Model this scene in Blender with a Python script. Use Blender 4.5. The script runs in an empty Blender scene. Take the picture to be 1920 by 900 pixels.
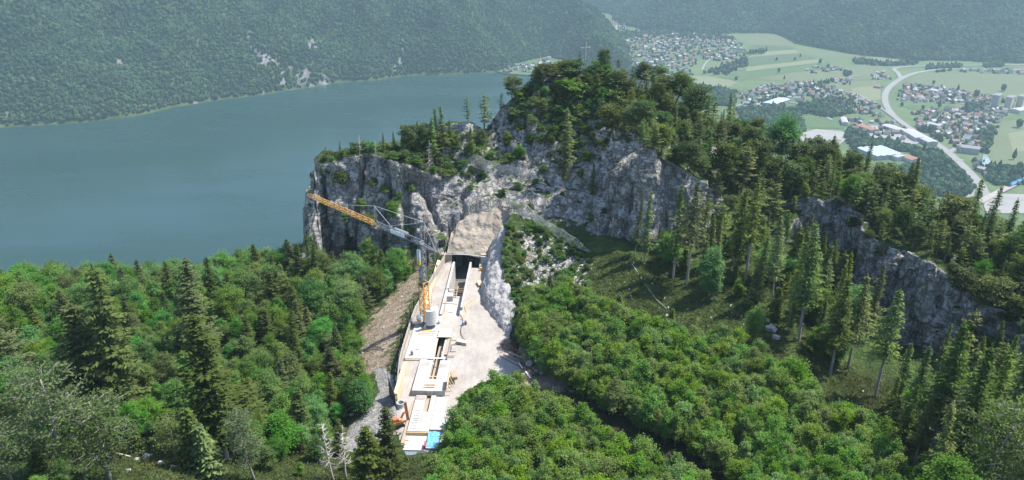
import bpy, bmesh, math, random
import numpy as np
from mathutils import Vector, Matrix, Euler
from mathutils.bvhtree import BVHTree
random.seed(7); RNG = np.random.default_rng(11)
sc = bpy.context.scene
COL = sc.collection
# ------------------------------------------------------------------ camera
F = 1400.0; TH = math.radians(23.4); CZ = 86.0; CT, ST = math.cos(TH), math.sin(TH)
cam = bpy.data.cameras.new('camera'); co = bpy.data.objects.new('camera', cam); COL.objects.link(co)
co.location = (0, 0, CZ); co.rotation_euler = (math.pi/2 - TH, 0, 0)
cam.sensor_width = 36; cam.lens = 36*F/1920; cam.clip_start = 1; cam.clip_end = 20000
sc.camera = co
# ------------------------------------------------------------------ world, sun, exposure
SUN_AZ, SUN_EL = math.radians(74), math.radians(60)      # azimuth: to the right of the view (+Y)
w = bpy.data.worlds.new('World'); sc.world = w; w.use_nodes = True
nt = w.node_tree; bg = nt.nodes['Background']
sky = nt.nodes.new('ShaderNodeTexSky'); sky.sky_type = 'NISHITA'; sky.sun_disc = False
sky.sun_elevation = SUN_EL; sky.sun_rotation = SUN_AZ; sky.altitude = 900; sky.air_density = 1.0; sky.dust_density = 1.5
nt.links.new(sky.outputs[0], bg.inputs[0]); bg.inputs[1].default_value = 0.15
sl = bpy.data.lights.new('sun', 'SUN'); sl.energy = 3.9; sl.angle = math.radians(0.5); sl.color = (1, .955, .88)
so = bpy.data.objects.new('sun', sl); COL.objects.link(so)
sdir = Vector((math.sin(SUN_AZ)*math.cos(SUN_EL), math.cos(SUN_AZ)*math.cos(SUN_EL), math.sin(SUN_EL)))
so.rotation_euler = sdir.to_track_quat('Z', 'Y').to_euler(); so.location = sdir*400
sc.view_settings.view_transform = 'Standard'; sc.view_settings.look = 'None'
sc.view_settings.exposure = 1.2; sc.view_settings.gamma = 1
sc.render.engine = 'CYCLES'
cy = sc.cycles; cy.use_denoising = True; cy.max_bounces = 6; cy.diffuse_bounces = 4; cy.glossy_bounces = 2
cy.transmission_bounces = 4; cy.volume_bounces = 1; cy.transparent_max_bounces = 6
cy.use_adaptive_sampling = True; cy.adaptive_threshold = 0.01; cy.caustics_reflective = False; cy.caustics_refractive = False

# ------------------------------------------------------------------ geometry of the view (surveying the place from the drone)
def ray(px, py):
    xr = (px-960)/F; yr = (450-py)/F
    return xr, CT+yr*ST, -ST+yr*CT
def P(px, py, Y):
    dx, dy, dz = ray(px, py); t = Y/dy
    return Vector((dx*t, Y, CZ+dz*t))
def G(px, py, z=0.0):
    dx, dy, dz = ray(px, py); t = (z-CZ)/dz
    return Vector((dx*t, dy*t, z))
def proj(p):
    p = np.atleast_2d(np.asarray(p, float)); x, y, z = p[:, 0], p[:, 1], p[:, 2]-CZ
    d = np.maximum(y*CT - z*ST, .1); u = y*ST + z*CT
    return 960+F*x/d, 450-F*u/d, d
def inpoly(x, y, poly):
    x = np.asarray(x); y = np.asarray(y); r = np.zeros(x.shape, bool); n = len(poly)
    for i in range(n):
        x0, y0 = poly[i][:2]; x1, y1 = poly[(i+1) % n][:2]
        if y0 == y1: continue
        r ^= ((y0 > y) != (y1 > y)) & (x < (x1-x0)*(y-y0)/(y1-y0)+x0)
    return r
def seg_dist(x, y, poly, closed=True):
    d = np.full(np.shape(x), 1e9); n = len(poly)
    for i in range(n if closed else n-1):
        ax, ay = poly[i][:2]; bx, by = poly[(i+1) % n][:2]
        vx, vy = bx-ax, by-ay; t = np.clip(((x-ax)*vx+(y-ay)*vy)/(vx*vx+vy*vy+1e-9), 0, 1)
        d = np.minimum(d, np.hypot(x-ax-t*vx, y-ay-t*vy))
    return d
# ------------------------------------------------------------------ noise
_pr = np.random.default_rng(3).permutation(256).astype(np.int64); _pr = np.concatenate([_pr, _pr, _pr])
_gr = np.random.default_rng(4).normal(size=(256, 3)); _gr /= np.linalg.norm(_gr, axis=1)[:, None]
def noise(x, y, z=None):
    x = np.asarray(x, float); y = np.asarray(y, float); z = np.zeros_like(x) if z is None else np.asarray(z, float)
    xi, yi, zi = np.floor(x).astype(np.int64), np.floor(y).astype(np.int64), np.floor(z).astype(np.int64)
    xf, yf, zf = x-xi, y-yi, z-zi; xi &= 255; yi &= 255; zi &= 255
    f = lambda t: t*t*t*(t*(t*6-15)+10)
    u, v, ww = f(xf), f(yf), f(zf); out = 0
    for a in (0, 1):
        wa = u if a else 1-u
        for b in (0, 1):
            wb = v if b else 1-v
            for c in (0, 1):
                wc = ww if c else 1-ww
                g = _gr[_pr[_pr[_pr[xi+a]+yi+b]+zi+c]]
                out = out+wa*wb*wc*(g[..., 0]*(xf-a)+g[..., 1]*(yf-b)+g[..., 2]*(zf-c))
    return out*1.6
def fbm(x, y, z=None, o=4):
    s = 0; a = 1.0; k = 1.0; z = np.zeros_like(np.asarray(x, float)) if z is None else z
    for i in range(o):
        s = s+a*noise(x*k+17*i, y*k, z*k); a *= .5; k *= 2.03
    return s
# ------------------------------------------------------------------ object helpers
def tag(o, label=None, cat=None, group=None, kind=None):
    if label: o['label'] = label
    if cat: o['category'] = cat
    if group: o['group'] = group
    if kind: o['kind'] = kind
    return o
def empty(name, loc=(0, 0, 0), rz=0, label=None, cat=None, group=None):
    o = bpy.data.objects.new(name, None); COL.objects.link(o); o.location = loc; o.rotation_euler = (0, 0, rz)
    o.empty_display_size = .2
    return tag(o, label, cat, group)
def link(name, me, parent=None, mat=None):
    o = bpy.data.objects.new(name, me); COL.objects.link(o)
    if parent: o.parent = parent
    if mat is not None and not me.materials:
        for m in (mat if isinstance(mat, (list, tuple)) else [mat]): me.materials.append(m)
    return o
def npmesh(name, V, Fc, smooth=False):
    """V (n,3); Fc (m,k) all with the same corner count"""
    me = bpy.data.meshes.new(name); V = np.asarray(V, np.float32); Fc = np.asarray(Fc, np.int32)
    m, k = Fc.shape
    me.vertices.add(len(V)); me.vertices.foreach_set('co', V.ravel())
    me.loops.add(m*k); me.loops.foreach_set('vertex_index', Fc.ravel())
    me.polygons.add(m); me.polygons.foreach_set('loop_start', np.arange(0, m*k, k, dtype=np.int32))
    if smooth: me.polygons.foreach_set('use_smooth', np.ones(m, bool))
    me.update(calc_edges=True)
    return me
def grid_faces(nu, nv):
    i = np.arange(nu*nv).reshape(nu, nv)
    return np.stack([i[:-1, :-1], i[1:, :-1], i[1:, 1:], i[:-1, 1:]], -1).reshape(-1, 4)
def vattr(me, name, vals):
    a = me.attributes.new(name, 'FLOAT', 'POINT'); a.data.foreach_set('value', np.asarray(vals, np.float32).ravel())
def fattr(me, name, vals):
    a = me.attributes.new(name, 'FLOAT', 'FACE'); a.data.foreach_set('value', np.asarray(vals, np.float32).ravel())
class MB:
    def __init__(s): s.v = []; s.f = []; s.m = []
    def add(s, V, Fc, mi=0):
        b = len(s.v); s.v += [tuple(p) for p in V]; s.f += [tuple(i+b for i in f) for f in Fc]; s.m += [mi]*len(Fc); return s
    def box(s, c, size, rz=0, mi=0, M=None):
        hx, hy, hz = size[0]/2, size[1]/2, size[2]/2
        V = [Vector((x, y, z)) for z in (-hz, hz) for x, y in ((-hx, -hy), (hx, -hy), (hx, hy), (-hx, hy))]
        R = M if M is not None else Matrix.Rotation(rz, 3, 'Z')
        return s.add([R @ v + Vector(c) for v in V], [(3, 2, 1, 0), (4, 5, 6, 7), (0, 1, 5, 4), (1, 2, 6, 5), (2, 3, 7, 6), (3, 0, 4, 7)], mi)
    def prism(s, poly, z0, z1, mi=0):
        n = len(poly); zz0 = z0 if isinstance(z0, (list, tuple)) else [z0]*n; zz1 = z1 if isinstance(z1, (list, tuple)) else [z1]*n
        a = sum(poly[i][0]*poly[(i+1) % n][1]-poly[(i+1) % n][0]*poly[i][1] for i in range(n))
        idx = range(n) if a > 0 else range(n-1, -1, -1)
        V = [(poly[i][0], poly[i][1], zz0[i]) for i in idx]+[(poly[i][0], poly[i][1], zz1[i]) for i in idx]
        return s.add(V, [tuple(range(n-1, -1, -1)), tuple(range(n, 2*n))]+[(i, (i+1) % n, n+(i+1) % n, n+i) for i in range(n)], mi)
    def bar(s, p0, p1, w, h=None, mi=0, up=(0, 0, 1)):
        p0 = Vector(p0); p1 = Vector(p1); h = h or w; d = (p1-p0)
        if d.length < 1e-6: return s
        d.normalize(); u = Vector(up)
        if abs(d.dot(u)) > .98: u = Vector((1, 0, 0))
        r = d.cross(u).normalized(); u = r.cross(d)
        V = [p+r*a*w/2+u*b*h/2 for p in (p0, p1) for a, b in ((-1, -1), (1, -1), (1, 1), (-1, 1))]
        return s.add(V, [(0, 1, 2, 3), (7, 6, 5, 4), (4, 5, 1, 0), (5, 6, 2, 1), (6, 7, 3, 2), (7, 4, 0, 3)], mi)
    def tube(s, pts, radii, n=6, mi=0):
        pts = [Vector(p) for p in pts]; b = []; 
        for i, p in enumerate(pts):
            d = (pts[min(i+1, len(pts)-1)]-pts[max(i-1, 0)]).normalized()
            u = Vector((0, 0, 1)) if abs(d.z) < .9 else Vector((1, 0, 0)); r = d.cross(u).normalized(); u = r.cross(d)
            b += [p+(r*math.cos(2*math.pi*k/n)+u*math.sin(2*math.pi*k/n))*radii[i] for k in range(n)]
        f = [(i*n+k, i*n+(k+1) % n, (i+1)*n+(k+1) % n, (i+1)*n+k) for i in range(len(pts)-1) for k in range(n)]
        f += [tuple(range(n-1, -1, -1)), tuple(range((len(pts)-1)*n, len(pts)*n))]
        f = [tuple(reversed(q)) for q in f]
        return s.add(b, f, mi)
    def mesh(s, name, smooth=False):
        me = bpy.data.meshes.new(name); me.from_pydata(s.v, [], s.f); me.polygons.foreach_set('material_index', s.m)
        if smooth: me.polygons.foreach_set('use_smooth', [True]*len(s.f))
        me.update(); return me
    def build(s, name, mat, parent=None, smooth=False, origin=None):
        if origin is not None: s.v = [(a-origin[0], b-origin[1], c-origin[2]) for a, b, c in s.v]
        me = s.mesh(name, smooth)
        for m in (mat if isinstance(mat, (list, tuple)) else [mat]): me.materials.append(m)
        o = link(name, me, parent)
        if origin is not None: o.location = origin
        return o
def copy_tree(o, parent=None):
    c = o.copy(); COL.objects.link(c); c.parent = parent
    for ch in o.children: copy_tree(ch, c)
    return c
# ------------------------------------------------------------------ materials
class NT:
    def __init__(s, name):
        s.m = bpy.data.materials.new(name); s.m.use_nodes = True; s.t = s.m.node_tree; s.t.nodes.clear()
        s.out = s.t.nodes.new('ShaderNodeOutputMaterial')
    def n(s, typ, **kw):
        nd = s.t.nodes.new('ShaderNode'+typ)
        for k, v in kw.items():
            if k.startswith('i_'):
                kk = k[2:]; kk = int(kk) if kk.isdigit() else kk
                s.set(nd.inputs[kk], v)
            else: setattr(nd, k, v)
        return nd
    def set(s, inp, v):
        if hasattr(v, 'is_linked') or isinstance(v, bpy.types.NodeSocket): s.t.links.new(v, inp)
        else: inp.default_value = v
    def noise(s, vec, scale, detail=4, rough=.55, out='Fac'):
        nd = s.n('TexNoise'); nd.inputs['Scale'].default_value = scale; nd.inputs['Detail'].default_value = detail
        nd.inputs['Roughness'].default_value = rough; s.t.links.new(vec, nd.inputs['Vector']); return nd.outputs[0] if out == 'Fac' else nd.outputs[1]
    def ramp(s, fac, stops):
        nd = s.n('ValToRGB'); s.t.links.new(fac, nd.inputs[0]); e = nd.color_ramp.elements
        while len(e) < len(stops): e.new(.5)
        for i, (p, c) in enumerate(stops): e[i].position = p; e[i].color = (c, c, c, 1) if isinstance(c, (int, float)) else (*c, 1)
        return nd.outputs[0]
    def mix(s, fac, a, b, mode='MIX'):
        nd = s.n('Mix'); nd.data_type = 'RGBA'; nd.blend_type = mode
        s.set(nd.inputs[0], fac); s.set(nd.inputs[6], a if not isinstance(a, tuple) else (*a, 1)); s.set(nd.inputs[7], b if not isinstance(b, tuple) else (*b, 1))
        return nd.outputs[2]
    def math(s, op, a, b=0.0, clamp=False):
        nd = s.n('Math'); nd.operation = op; nd.use_clamp = clamp; s.set(nd.inputs[0], a); s.set(nd.inputs[1], b); return nd.outputs[0]
    def attr(s, name):
        return s.n('Attribute', attribute_name=name).outputs['Fac']
    def bsdf(s, col, rough=.9, metal=0, spec=.2, bump=None, bstr=.5, bdist=.1):
        b = s.n('BsdfPrincipled'); s.set(b.inputs['Base Color'], col if not isinstance(col, tuple) else (*col, 1))
        s.set(b.inputs['Roughness'], rough); b.inputs['Metallic'].default_value = metal; b.inputs['Specular IOR Level'].default_value = spec
        if bump is not None:
            bn = s.n('Bump'); bn.inputs['Strength'].default_value = bstr; bn.inputs['Distance'].default_value = bdist
            s.t.links.new(bump, bn.inputs['Height']); s.t.links.new(bn.outputs[0], b.inputs['Normal'])
        s.t.links.new(b.outputs[0], s.out.inputs[0]); return s.m
    def pos(s): return s.n('NewGeometry').outputs['Position']
    def obj(s): return s.n('TexCoord').outputs['Object']
def simple(name, col, rough=.8, var=.15, scale=2.0, metal=0, bump=.0):
    n = NT(name); f = n.noise(n.obj(), scale, 5)
    c = n.mix(f, tuple(max(0, x*(1-var*1.6)) for x in col), tuple(min(1, x*(1+var*1.2)) for x in col))
    return n.bsdf(c, rough, metal, .3, f if bump else None, bump or .1, .05)
def scaled(n, vec, s):
    m = n.n('Mapping'); m.inputs['Scale'].default_value = s; n.t.links.new(vec, m.inputs['Vector']); return m.outputs[0]
def mat_foliage(name, c0, c1, trans=.35, hue=.06, stands=None, val=.55):
    n = NT(name); a = n.attr('tint')
    c = n.mix(a, c0, c1)
    if stands: c = n.mix(n.ramp(n.noise(n.pos(), .012, 5, .6), [(.40, 0), (.56, 1)]), c, n.mix(a, *stands))
    r = n.n('ObjectInfo').outputs['Random']
    hs = n.n('HueSaturation'); n.set(hs.inputs['Color'], c)
    n.set(hs.inputs['Hue'], n.math('ADD', n.math('MULTIPLY', n.math('SUBTRACT', r, .5), hue), .5))
    r2 = n.math('FRACT', n.math('MULTIPLY', r, 7.13))
    n.set(hs.inputs['Value'], n.math('ADD', n.math('MULTIPLY', r2, val), 1-val/2))
    r3 = n.math('FRACT', n.math('MULTIPLY', r, 3.77))
    n.set(hs.inputs['Saturation'], n.math('ADD', n.math('MULTIPLY', r3, .3), .8))
    col = hs.outputs[0]
    d = n.n('BsdfDiffuse'); n.t.links.new(col, d.inputs[0]); t = n.n('BsdfTranslucent'); n.t.links.new(n.mix(.5, col, (.12, .2, .02), 'MIX') if False else col, t.inputs[0])
    m = n.n('MixShader'); m.inputs[0].default_value = trans; n.t.links.new(d.outputs[0], m.inputs[1]); n.t.links.new(t.outputs[0], m.inputs[2])
    g = n.n('BsdfGlossy'); g.inputs['Roughness'].default_value = .45; g.inputs[0].default_value = (.8, .85, .9, 1)
    m2 = n.n('MixShader'); m2.inputs[0].default_value = .0; n.t.links.new(m.outputs[0], m2.inputs[1]); n.t.links.new(g.outputs[0], m2.inputs[2])
    n.t.links.new(m2.outputs[0], n.out.inputs[0]); return n.m
M = {}
M['beech'] = mat_foliage('beech_leaves', (.095, .185, .028), (.215, .340, .062), .5, .05, None, .34)
M['broad'] = mat_foliage('broad_leaves', (.072, .160, .030), (.190, .330, .068), .5, .08)
M['spruce'] = mat_foliage('spruce_needles', (.058, .100, .027), (.180, .230, .058), .38, .05)
M['fir'] = mat_foliage('fir_needles', (.032, .056, .018), (.118, .145, .040), .32, .04)
M['pine'] = mat_foliage('pine_needles', (.064, .104, .030), (.175, .220, .066), .38, .07)
M['sparse'] = mat_foliage('sparse_needles', (.085, .130, .040), (.175, .235, .080), .38, .05)
M['shrub'] = mat_foliage('shrub_leaves', (.055, .110, .026), (.140, .210, .052), .38, .07)
M['grassblade'] = mat_foliage('grass_blades', (.06, .085, .025), (.15, .165, .055), .35, .06)
M['far'] = mat_foliage('far_crowns', (.014, .036, .020), (.042, .078, .036), .12, .07, ((.024, .056, .026), (.066, .110, .044)))
M['bark'] = simple('bark', (.16, .125, .095), .95, .35, 6)
M['greybark'] = simple('grey_bark', (.30, .275, .24), .95, .3, 6)
M['deadwood'] = simple('dead_wood', (.42, .39, .35), .95, .3, 6)
def mat_hill():
    n = NT('hillside'); p = n.pos()
    nz = n.n('SeparateXYZ'); n.t.links.new(n.n('NewGeometry').outputs['Normal'], nz.inputs[0]); nz = nz.outputs[2]
    big = n.noise(p, .12, 4); mid = n.noise(p, .6, 5); fine = n.noise(p, 3.2, 5, .65)
    st = n.noise(scaled(n, p, (1, 1, .22)), .8, 5, .6)
    rock = n.ramp(n.math('ADD', n.math('MULTIPLY', mid, .5), n.math('MULTIPLY', st, .5)),
                  [(.30, (.18, .170, .157)), (.43, (.37, .357, .335)), (.54, (.47, .455, .43)), (.72, (.62, .60, .57))])
    stain = n.ramp(n.noise(scaled(n, p, (.5, .5, .07)), .8, 3), [(.42, 0), (.62, 1)])
    rock = n.mix(n.math('MULTIPLY', stain, .45), rock, (.30, .265, .215))
    k1 = n.math('ABSOLUTE', n.math('SUBTRACT', n.noise(scaled(n, p, (1, 1, .35)), .42, 7, .62), .5)); k2 = n.math('ABSOLUTE', n.math('SUBTRACT', n.noise(scaled(n, p, (.5, .5, 1.3)), .5, 6, .6), .5))
    ck = n.ramp(n.math('MINIMUM', k1, n.math('MULTIPLY', k2, 1.6)), [(0, .38), (.018, .70), (.05, 1)])
    rock = n.mix(1.0, rock, ck, 'MULTIPLY')
    grass = n.ramp(n.math('ADD', n.math('MULTIPLY', big, .5), n.math('MULTIPLY', fine, .5)),
                   [(.32, (.030, .046, .016)), (.48, (.052, .088, .024)), (.60, (.090, .132, .036)), (.75, (.160, .168, .070))])
    gm = n.math('ADD', nz, n.math('MULTIPLY', n.math('SUBTRACT', mid, .5), 1.3))
    gm = n.math('ADD', gm, n.math('MULTIPLY', n.math('SUBTRACT', fine, .5), .35))
    gm = n.math('SUBTRACT', gm, n.math('MULTIPLY', n.attr('bare'), .62))
    gmask = n.ramp(gm, [(.50, 0), (.58, 1)])
    gmask = n.math('MAXIMUM', gmask, n.attr('turf'))
    col = n.mix(gmask, rock, grass)
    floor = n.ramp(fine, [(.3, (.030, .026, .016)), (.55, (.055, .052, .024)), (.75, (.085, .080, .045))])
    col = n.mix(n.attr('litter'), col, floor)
    soil = n.ramp(n.math('ADD', n.math('MULTIPLY', mid, .5), n.math('MULTIPLY', fine, .5)), [(.32, (.17, .128, .088)), (.5, (.32, .255, .185)), (.66, (.42, .355, .28)), (.8, (.50, .46, .40))])
    sm = n.ramp(n.math('ADD', n.attr('soil'), n.math('MULTIPLY', n.math('SUBTRACT', n.noise(p, .35, 5, .65), .5), 1.9)), [(.42, 0), (.58, 1)])
    col = n.mix(sm, col, soil)
    grav = n.ramp(n.noise(p, 7, 4, .7), [(.3, (.24, .23, .215)), (.7, (.42, .41, .39))])
    gvm = n.ramp(n.math('ADD', n.attr('gravel'), n.math('MULTIPLY', n.math('SUBTRACT', mid, .5), .7)), [(.42, 0), (.55, 1)])
    col = n.mix(gvm, col, grav)
    return n.bsdf(col, .95, 0, .15, n.math('ADD', n.math('ADD', fine, st), n.math('MULTIPLY', ck, .9)), 1.0, .5)
M['hill'] = mat_hill()
# ------------------------------------------------------------------ hillside: one continuous lofted sheet from the near slope over the crag to the valley
def zk(Y, z): return (Y, None, z)
def pk(Y, py): return (Y, py, None)
STN = {
 -420: [zk(22, 50), zk(70, 28), zk(98, 16), zk(122, 4), zk(142, -4), zk(165, -14), zk(185, -26), zk(210, -42), zk(270, -95), zk(520, -372)],
 -150: [zk(22, 48), zk(72, 25), zk(98, 14), zk(122, 9), zk(142, 4), zk(162, -2), zk(182, -10), zk(206, -26), zk(265, -85), zk(540, -372)],
 100: [zk(22, 46), zk(76, 20), zk(100, 10), zk(122, 8), zk(142, 3), zk(160, -2), zk(180, -8), zk(204, -22), zk(260, -80), zk(545, -372)],
 300: [zk(22, 44), zk(80, 16), zk(102, 7), zk(122, 5), zk(142, 0), zk(160, -4), zk(180, -9), zk(204, -20), zk(260, -80), zk(550, -372)],
 450: [zk(22, 42), zk(84, 11), zk(106, 3), zk(126, 1), zk(146, -3), zk(164, -5), zk(184, -8), zk(208, -17), zk(262, -75), zk(555, -372)],
 560: [zk(22, 41), zk(88, 7), zk(108, 0), zk(130, -2), zk(152, -4), zk(170, -5.5), zk(188, -7.5), zk(210, -15), zk(262, -75), zk(560, -372)],
 578: [zk(22, 41), zk(88, 7), zk(108, 0), zk(130, -3), zk(154, -5), zk(176, -6), zk(192, -8), zk(208, -13), zk(255, -70), zk(560, -372)],
  592: [zk(22, 40), zk(88, 6), zk(110, -1), zk(130, -5), zk(192, -9), pk(196, 310), pk(203, 296), pk(210, 292), zk(245, -50), zk(560, -372)],
  680: [zk(22, 39), zk(88, 5), zk(108, -2), zk(132, -4.5), zk(189, -5), pk(195, 292), pk(203, 284), pk(212, 278), zk(248, -45), zk(560, -372)],
  745: [zk(22, 38), zk(88, 4), zk(108, -1.5), zk(140, -2), pk(188, 470), pk(194, 300), pk(203, 282), pk(213, 266), zk(250, -42), zk(560, -372)],
  790: [zk(22, 38), zk(88, 4), zk(108, 0), zk(150, -.8), pk(187, 462), pk(195, 325), pk(204, 290), pk(213, 258), zk(252, -40), zk(560, -372)],
  835: [zk(22, 38), zk(86, 4), zk(108, .5), zk(150, 0), pk(187, 455), pk(197, 345), pk(205, 290), pk(212, 236), zk(252, -40), zk(560, -372)],
  870: [zk(22, 38), zk(86, 4), zk(108, .8), zk(150, .5), pk(187, 430), pk(197, 348), pk(205, 285), pk(212, 226), zk(252, -38), zk(560, -372)],
  905: [zk(22, 38), zk(86, 4), zk(108, 1), zk(150, 1), pk(188, 410), pk(197, 350), pk(206, 300), pk(214, 244), zk(255, -36), zk(560, -372)],
  945: [zk(22, 38), zk(86, 4), zk(110, 1), zk(150, 1.5), pk(190, 392), pk(198, 348), pk(206, 300), pk(217, 196), zk(258, -30), zk(560, -372)],
 1000: [zk(22, 38), zk(86, 4), zk(112, 1), zk(148, 2.5), pk(188, 412), pk(198, 340), pk(206, 262), pk(220, 150), zk(262, -22), zk(565, -372)],
 1090: [zk(22, 38), zk(86, 4.5), zk(112, 2), zk(146, 4), pk(180, 440), pk(193, 360), pk(206, 250), pk(222, 132), zk(266, -18), zk(570, -372)],
 1160: [zk(22, 38), zk(85, 5), zk(110, 3), zk(142, 5), pk(173, 445), pk(179, 330), pk(197, 235), pk(223, 152), zk(268, -15), zk(575, -372)],
 1215: [zk(22, 39), zk(85, 6), zk(110, 4), zk(140, 6), pk(169, 455), pk(174, 276), pk(192, 238), pk(223, 170), zk(268, -12), zk(580, -372)],
 1285: [zk(22, 39), zk(85, 6.5), zk(108, 5), zk(138, 6.5), pk(166, 470), pk(173, 320), pk(196, 250), pk(223, 196), zk(266, -12), zk(585, -372)],
 1360: [zk(22, 40), zk(84, 7.5), zk(106, 6), zk(136, 7), pk(166, 462), pk(180, 370), pk(200, 290), pk(221, 234), zk(262, -12), zk(590, -372)],
 1440: [zk(22, 40), zk(84, 8.5), zk(104, 6.5), zk(134, 7.5), pk(166, 452), pk(182, 392), pk(198, 335), pk(213, 290), zk(254, -12), zk(590, -372)],
 1505: [zk(22, 41), zk(84, 9), zk(104, 6.5), zk(132, 7), pk(171, 456), pk(175, 372), pk(186, 354), pk(201, 318), zk(242, -12), zk(585, -372)],
 1580: [zk(22, 42), zk(83, 10), zk(103, 6.5), pk(127, 690), pk(167, 468), pk(172, 370), pk(184, 356), pk(196, 342), zk(238, -12), zk(580, -372)],
 1625: [zk(22, 43), zk(82, 11), zk(102, 7), pk(124, 700), pk(150, 590), pk(157.5, 438), pk(168, 405), pk(182, 372), zk(228, -12), zk(575, -372)],
 1680: [zk(22, 44), zk(81, 12.5), zk(100, 7.5), pk(119, 715), pk(140, 648), pk(148, 468), pk(159, 428), pk(170, 398), zk(218, -10), zk(570, -372)],
 1750: [zk(22, 45), zk(80, 14), zk(98, 8.5), pk(115, 725), pk(133, 664), pk(140.5, 490), pk(151, 455), pk(161, 428), zk(210, -8), zk(560, -372)],
 1830: [zk(22, 46), zk(78, 16), zk(94, 10), pk(109, 750), pk(125, 688), pk(131.5, 556), pk(143, 500), pk(152, 466), zk(200, -6), zk(550, -372)],
 1910: [zk(22, 47), zk(76, 18), zk(92, 12), pk(104, 780), pk(118, 724), pk(124.5, 604), pk(135, 545), pk(144, 504), zk(192, -4), zk(540, -372)],
 2060: [zk(22, 49), zk(72, 22), zk(86, 17), zk(98, 14), zk(106, 15), zk(116, 20), zk(125, 23), zk(133, 26), zk(180, 0), zk(530, -372)],
 2350: [zk(22, 52), zk(66, 30), zk(78, 26), zk(88, 24), zk(96, 25), zk(104, 27), zk(112, 29), zk(120, 30), zk(166, 4), zk(520, -372)],
}
NSEG = [14, 34, 44, 70, 92, 52, 58, 26, 34]
cs = sorted(STN); KX = np.zeros((len(cs), 10, 2))
for i, c in enumerate(cs):
    for k, (Y, py, z) in enumerate(STN[c]):
        KX[i, k] = (Y, P(c, py, Y).z if z is None else z)
cols = np.arange(-420, 2351, 3.4)
YZ = np.stack([np.stack([np.interp(cols, cs, KX[:, k, j]) for j in (0, 1)], -1) for k in range(10)], 1)   # (nc,10,2)
for k in (4, 5, 6):                                       # cliffs step in and out along the ridge instead of running as one clean wall
    jy = 2.6*noise(cols/46+k*.35, cols*0+k*.2)+1.3*noise(cols/19, cols*0+7+k*.3); jz = 1.8*noise(cols/38, cols*0+20+k)+.9*noise(cols/14, cols*0+30+k)
    wr = np.clip((cols-1440)/60, 0, 1); YZ[:, k, 0] += jy*wr; YZ[:, k, 1] += jz*wr*(1 if k > 4 else .4)
rows = []
for k, ns in enumerate(NSEG):
    t = np.arange(ns)/ns
    rows.append(YZ[:, k, None]*(1-t)[None, :, None]+YZ[:, k+1, None]*t[None, :, None])
rows.append(YZ[:, 9:10])
YZ = np.concatenate(rows, 1)
for _ in range(3):                                       # round the profile breaks a little
    YZ[:, 1:-1] = .25*YZ[:, :-2]+.5*YZ[:, 1:-1]+.25*YZ[:, 2:]
for _ in range(3):
    YZ[1:-1] = .25*YZ[:-2]+.5*YZ[1:-1]+.25*YZ[2:]
HY, HZ = YZ[..., 0], YZ[..., 1]
HX = ((cols-960)/F)[:, None]*(HY*CT-(HZ-CZ)*ST)
V = np.stack([HX, HY, HZ], -1); nc, nr = HX.shape
du = np.gradient(V, axis=0); dv = np.gradient(V, axis=1); N = np.cross(du, dv); N /= np.linalg.norm(N, axis=-1)[..., None]+1e-9
steep = np.clip((.80-N[..., 2])/.35, 0, 1)
X, Y_, Z_ = V[..., 0], V[..., 1], V[..., 2]
ridge = lambda s, zs=1.0: 1-2*np.abs(noise(X/s, Y_/s, Z_/s*zs))
disp = steep*(2.6*noise(X/13, Y_/13, Z_/26)+1.5*(ridge(7, .45)-.4)+.8*(ridge(3.1, .55)-.4)+.42*noise(X/1.3, Y_/1.3, Z_/1.9)+.2*noise(X/.6, Y_/.6, Z_/.8))
cleft = np.clip(1-np.abs(noise(X/9+5, Y_/9, Z_/80))*4.5, 0, 1)
disp -= steep*cleft*3.4
# blocky fractures on the rock: terraces pushed in and out
cellx = noise(X/4.5+3, Y_/4.5, Z_/7.0); disp += steep*.9*np.round(cellx*3)/3
disp += steep*(.55*(ridge(1.7, .5)-.4)+.25*(ridge(.8, .7)-.4))
disp += (1-steep)*(.9*noise(X/14, Y_/14)+.35*noise(X/4, Y_/4)+.14*noise(X/1.4, Y_/1.4))
# the foot of the crag and the far flank are rougher: crags stand out of the wooded slope
kn = np.clip((Y_-178)/12, 0, 1)*np.clip((Z_+10)/12, 0, 1)*(X > -62)
disp += kn*(1-steep)*(1.3*(ridge(9, .7)-.3)+.7*(ridge(3.5, .7)-.3))
fade = np.clip((Y_-60)/15, .25, 1)
V = V+N*(disp*fade)[..., None]
# -------- building site: plan outlines
FENCE = [G(742, 757, -1), Vector((-23.6, 134, 0)), Vector((-23.0, 154, 0)), Vector((-20.4, 170, 0)), Vector((-18.0, 185, 0))]
WB = [P(912, 486, 184), G(908, 524), G(902, 545), G(905, 571), G(919, 590), G(938, 615), G(951, 640)]           # foot of the shotcrete wall
WT = [P(969, 399, 193), P(948, 462, 179), P(943, 490, 170.5), P(951, 527, 161.5), P(963, 565, 154), P(962, 600, 149), P(958, 632, 144)]
WB[0].z = 0
PLAT = [FENCE[0], FENCE[1], FENCE[2], FENCE[3], FENCE[4], Vector((-17.5, 191, 0)), Vector((-9, 192, 0)), Vector((-1.5, 193.5, 0))] + \
       [WB[i].lerp(WT[i], .86) for i in range(7)] + [G(985, 690), G(965, 716), G(900, 720), G(868, 742), G(845, 800), G(820, 860, -1), G(765, 868, -1), G(742, 800, -1)]
AX0 = Vector((-15.5, 108, 0)); AXD = Vector((.037, 1, 0)).normalized()
TR_L, TR_R = 2.15, 2.15
def S(u, v, z=0.0):        # site frame: u across (right +), v along the axis towards the tunnel
    return Vector((AX0.x+AXD.x*v+AXD.y*u, AX0.y+AXD.y*v-AXD.x*u, z))
def siteuv(x, y):
    dx, dy = x-AX0.x, y-AX0.y; return dx*AXD.y-dy*AXD.x, dx*AXD.x+dy*AXD.y
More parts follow.
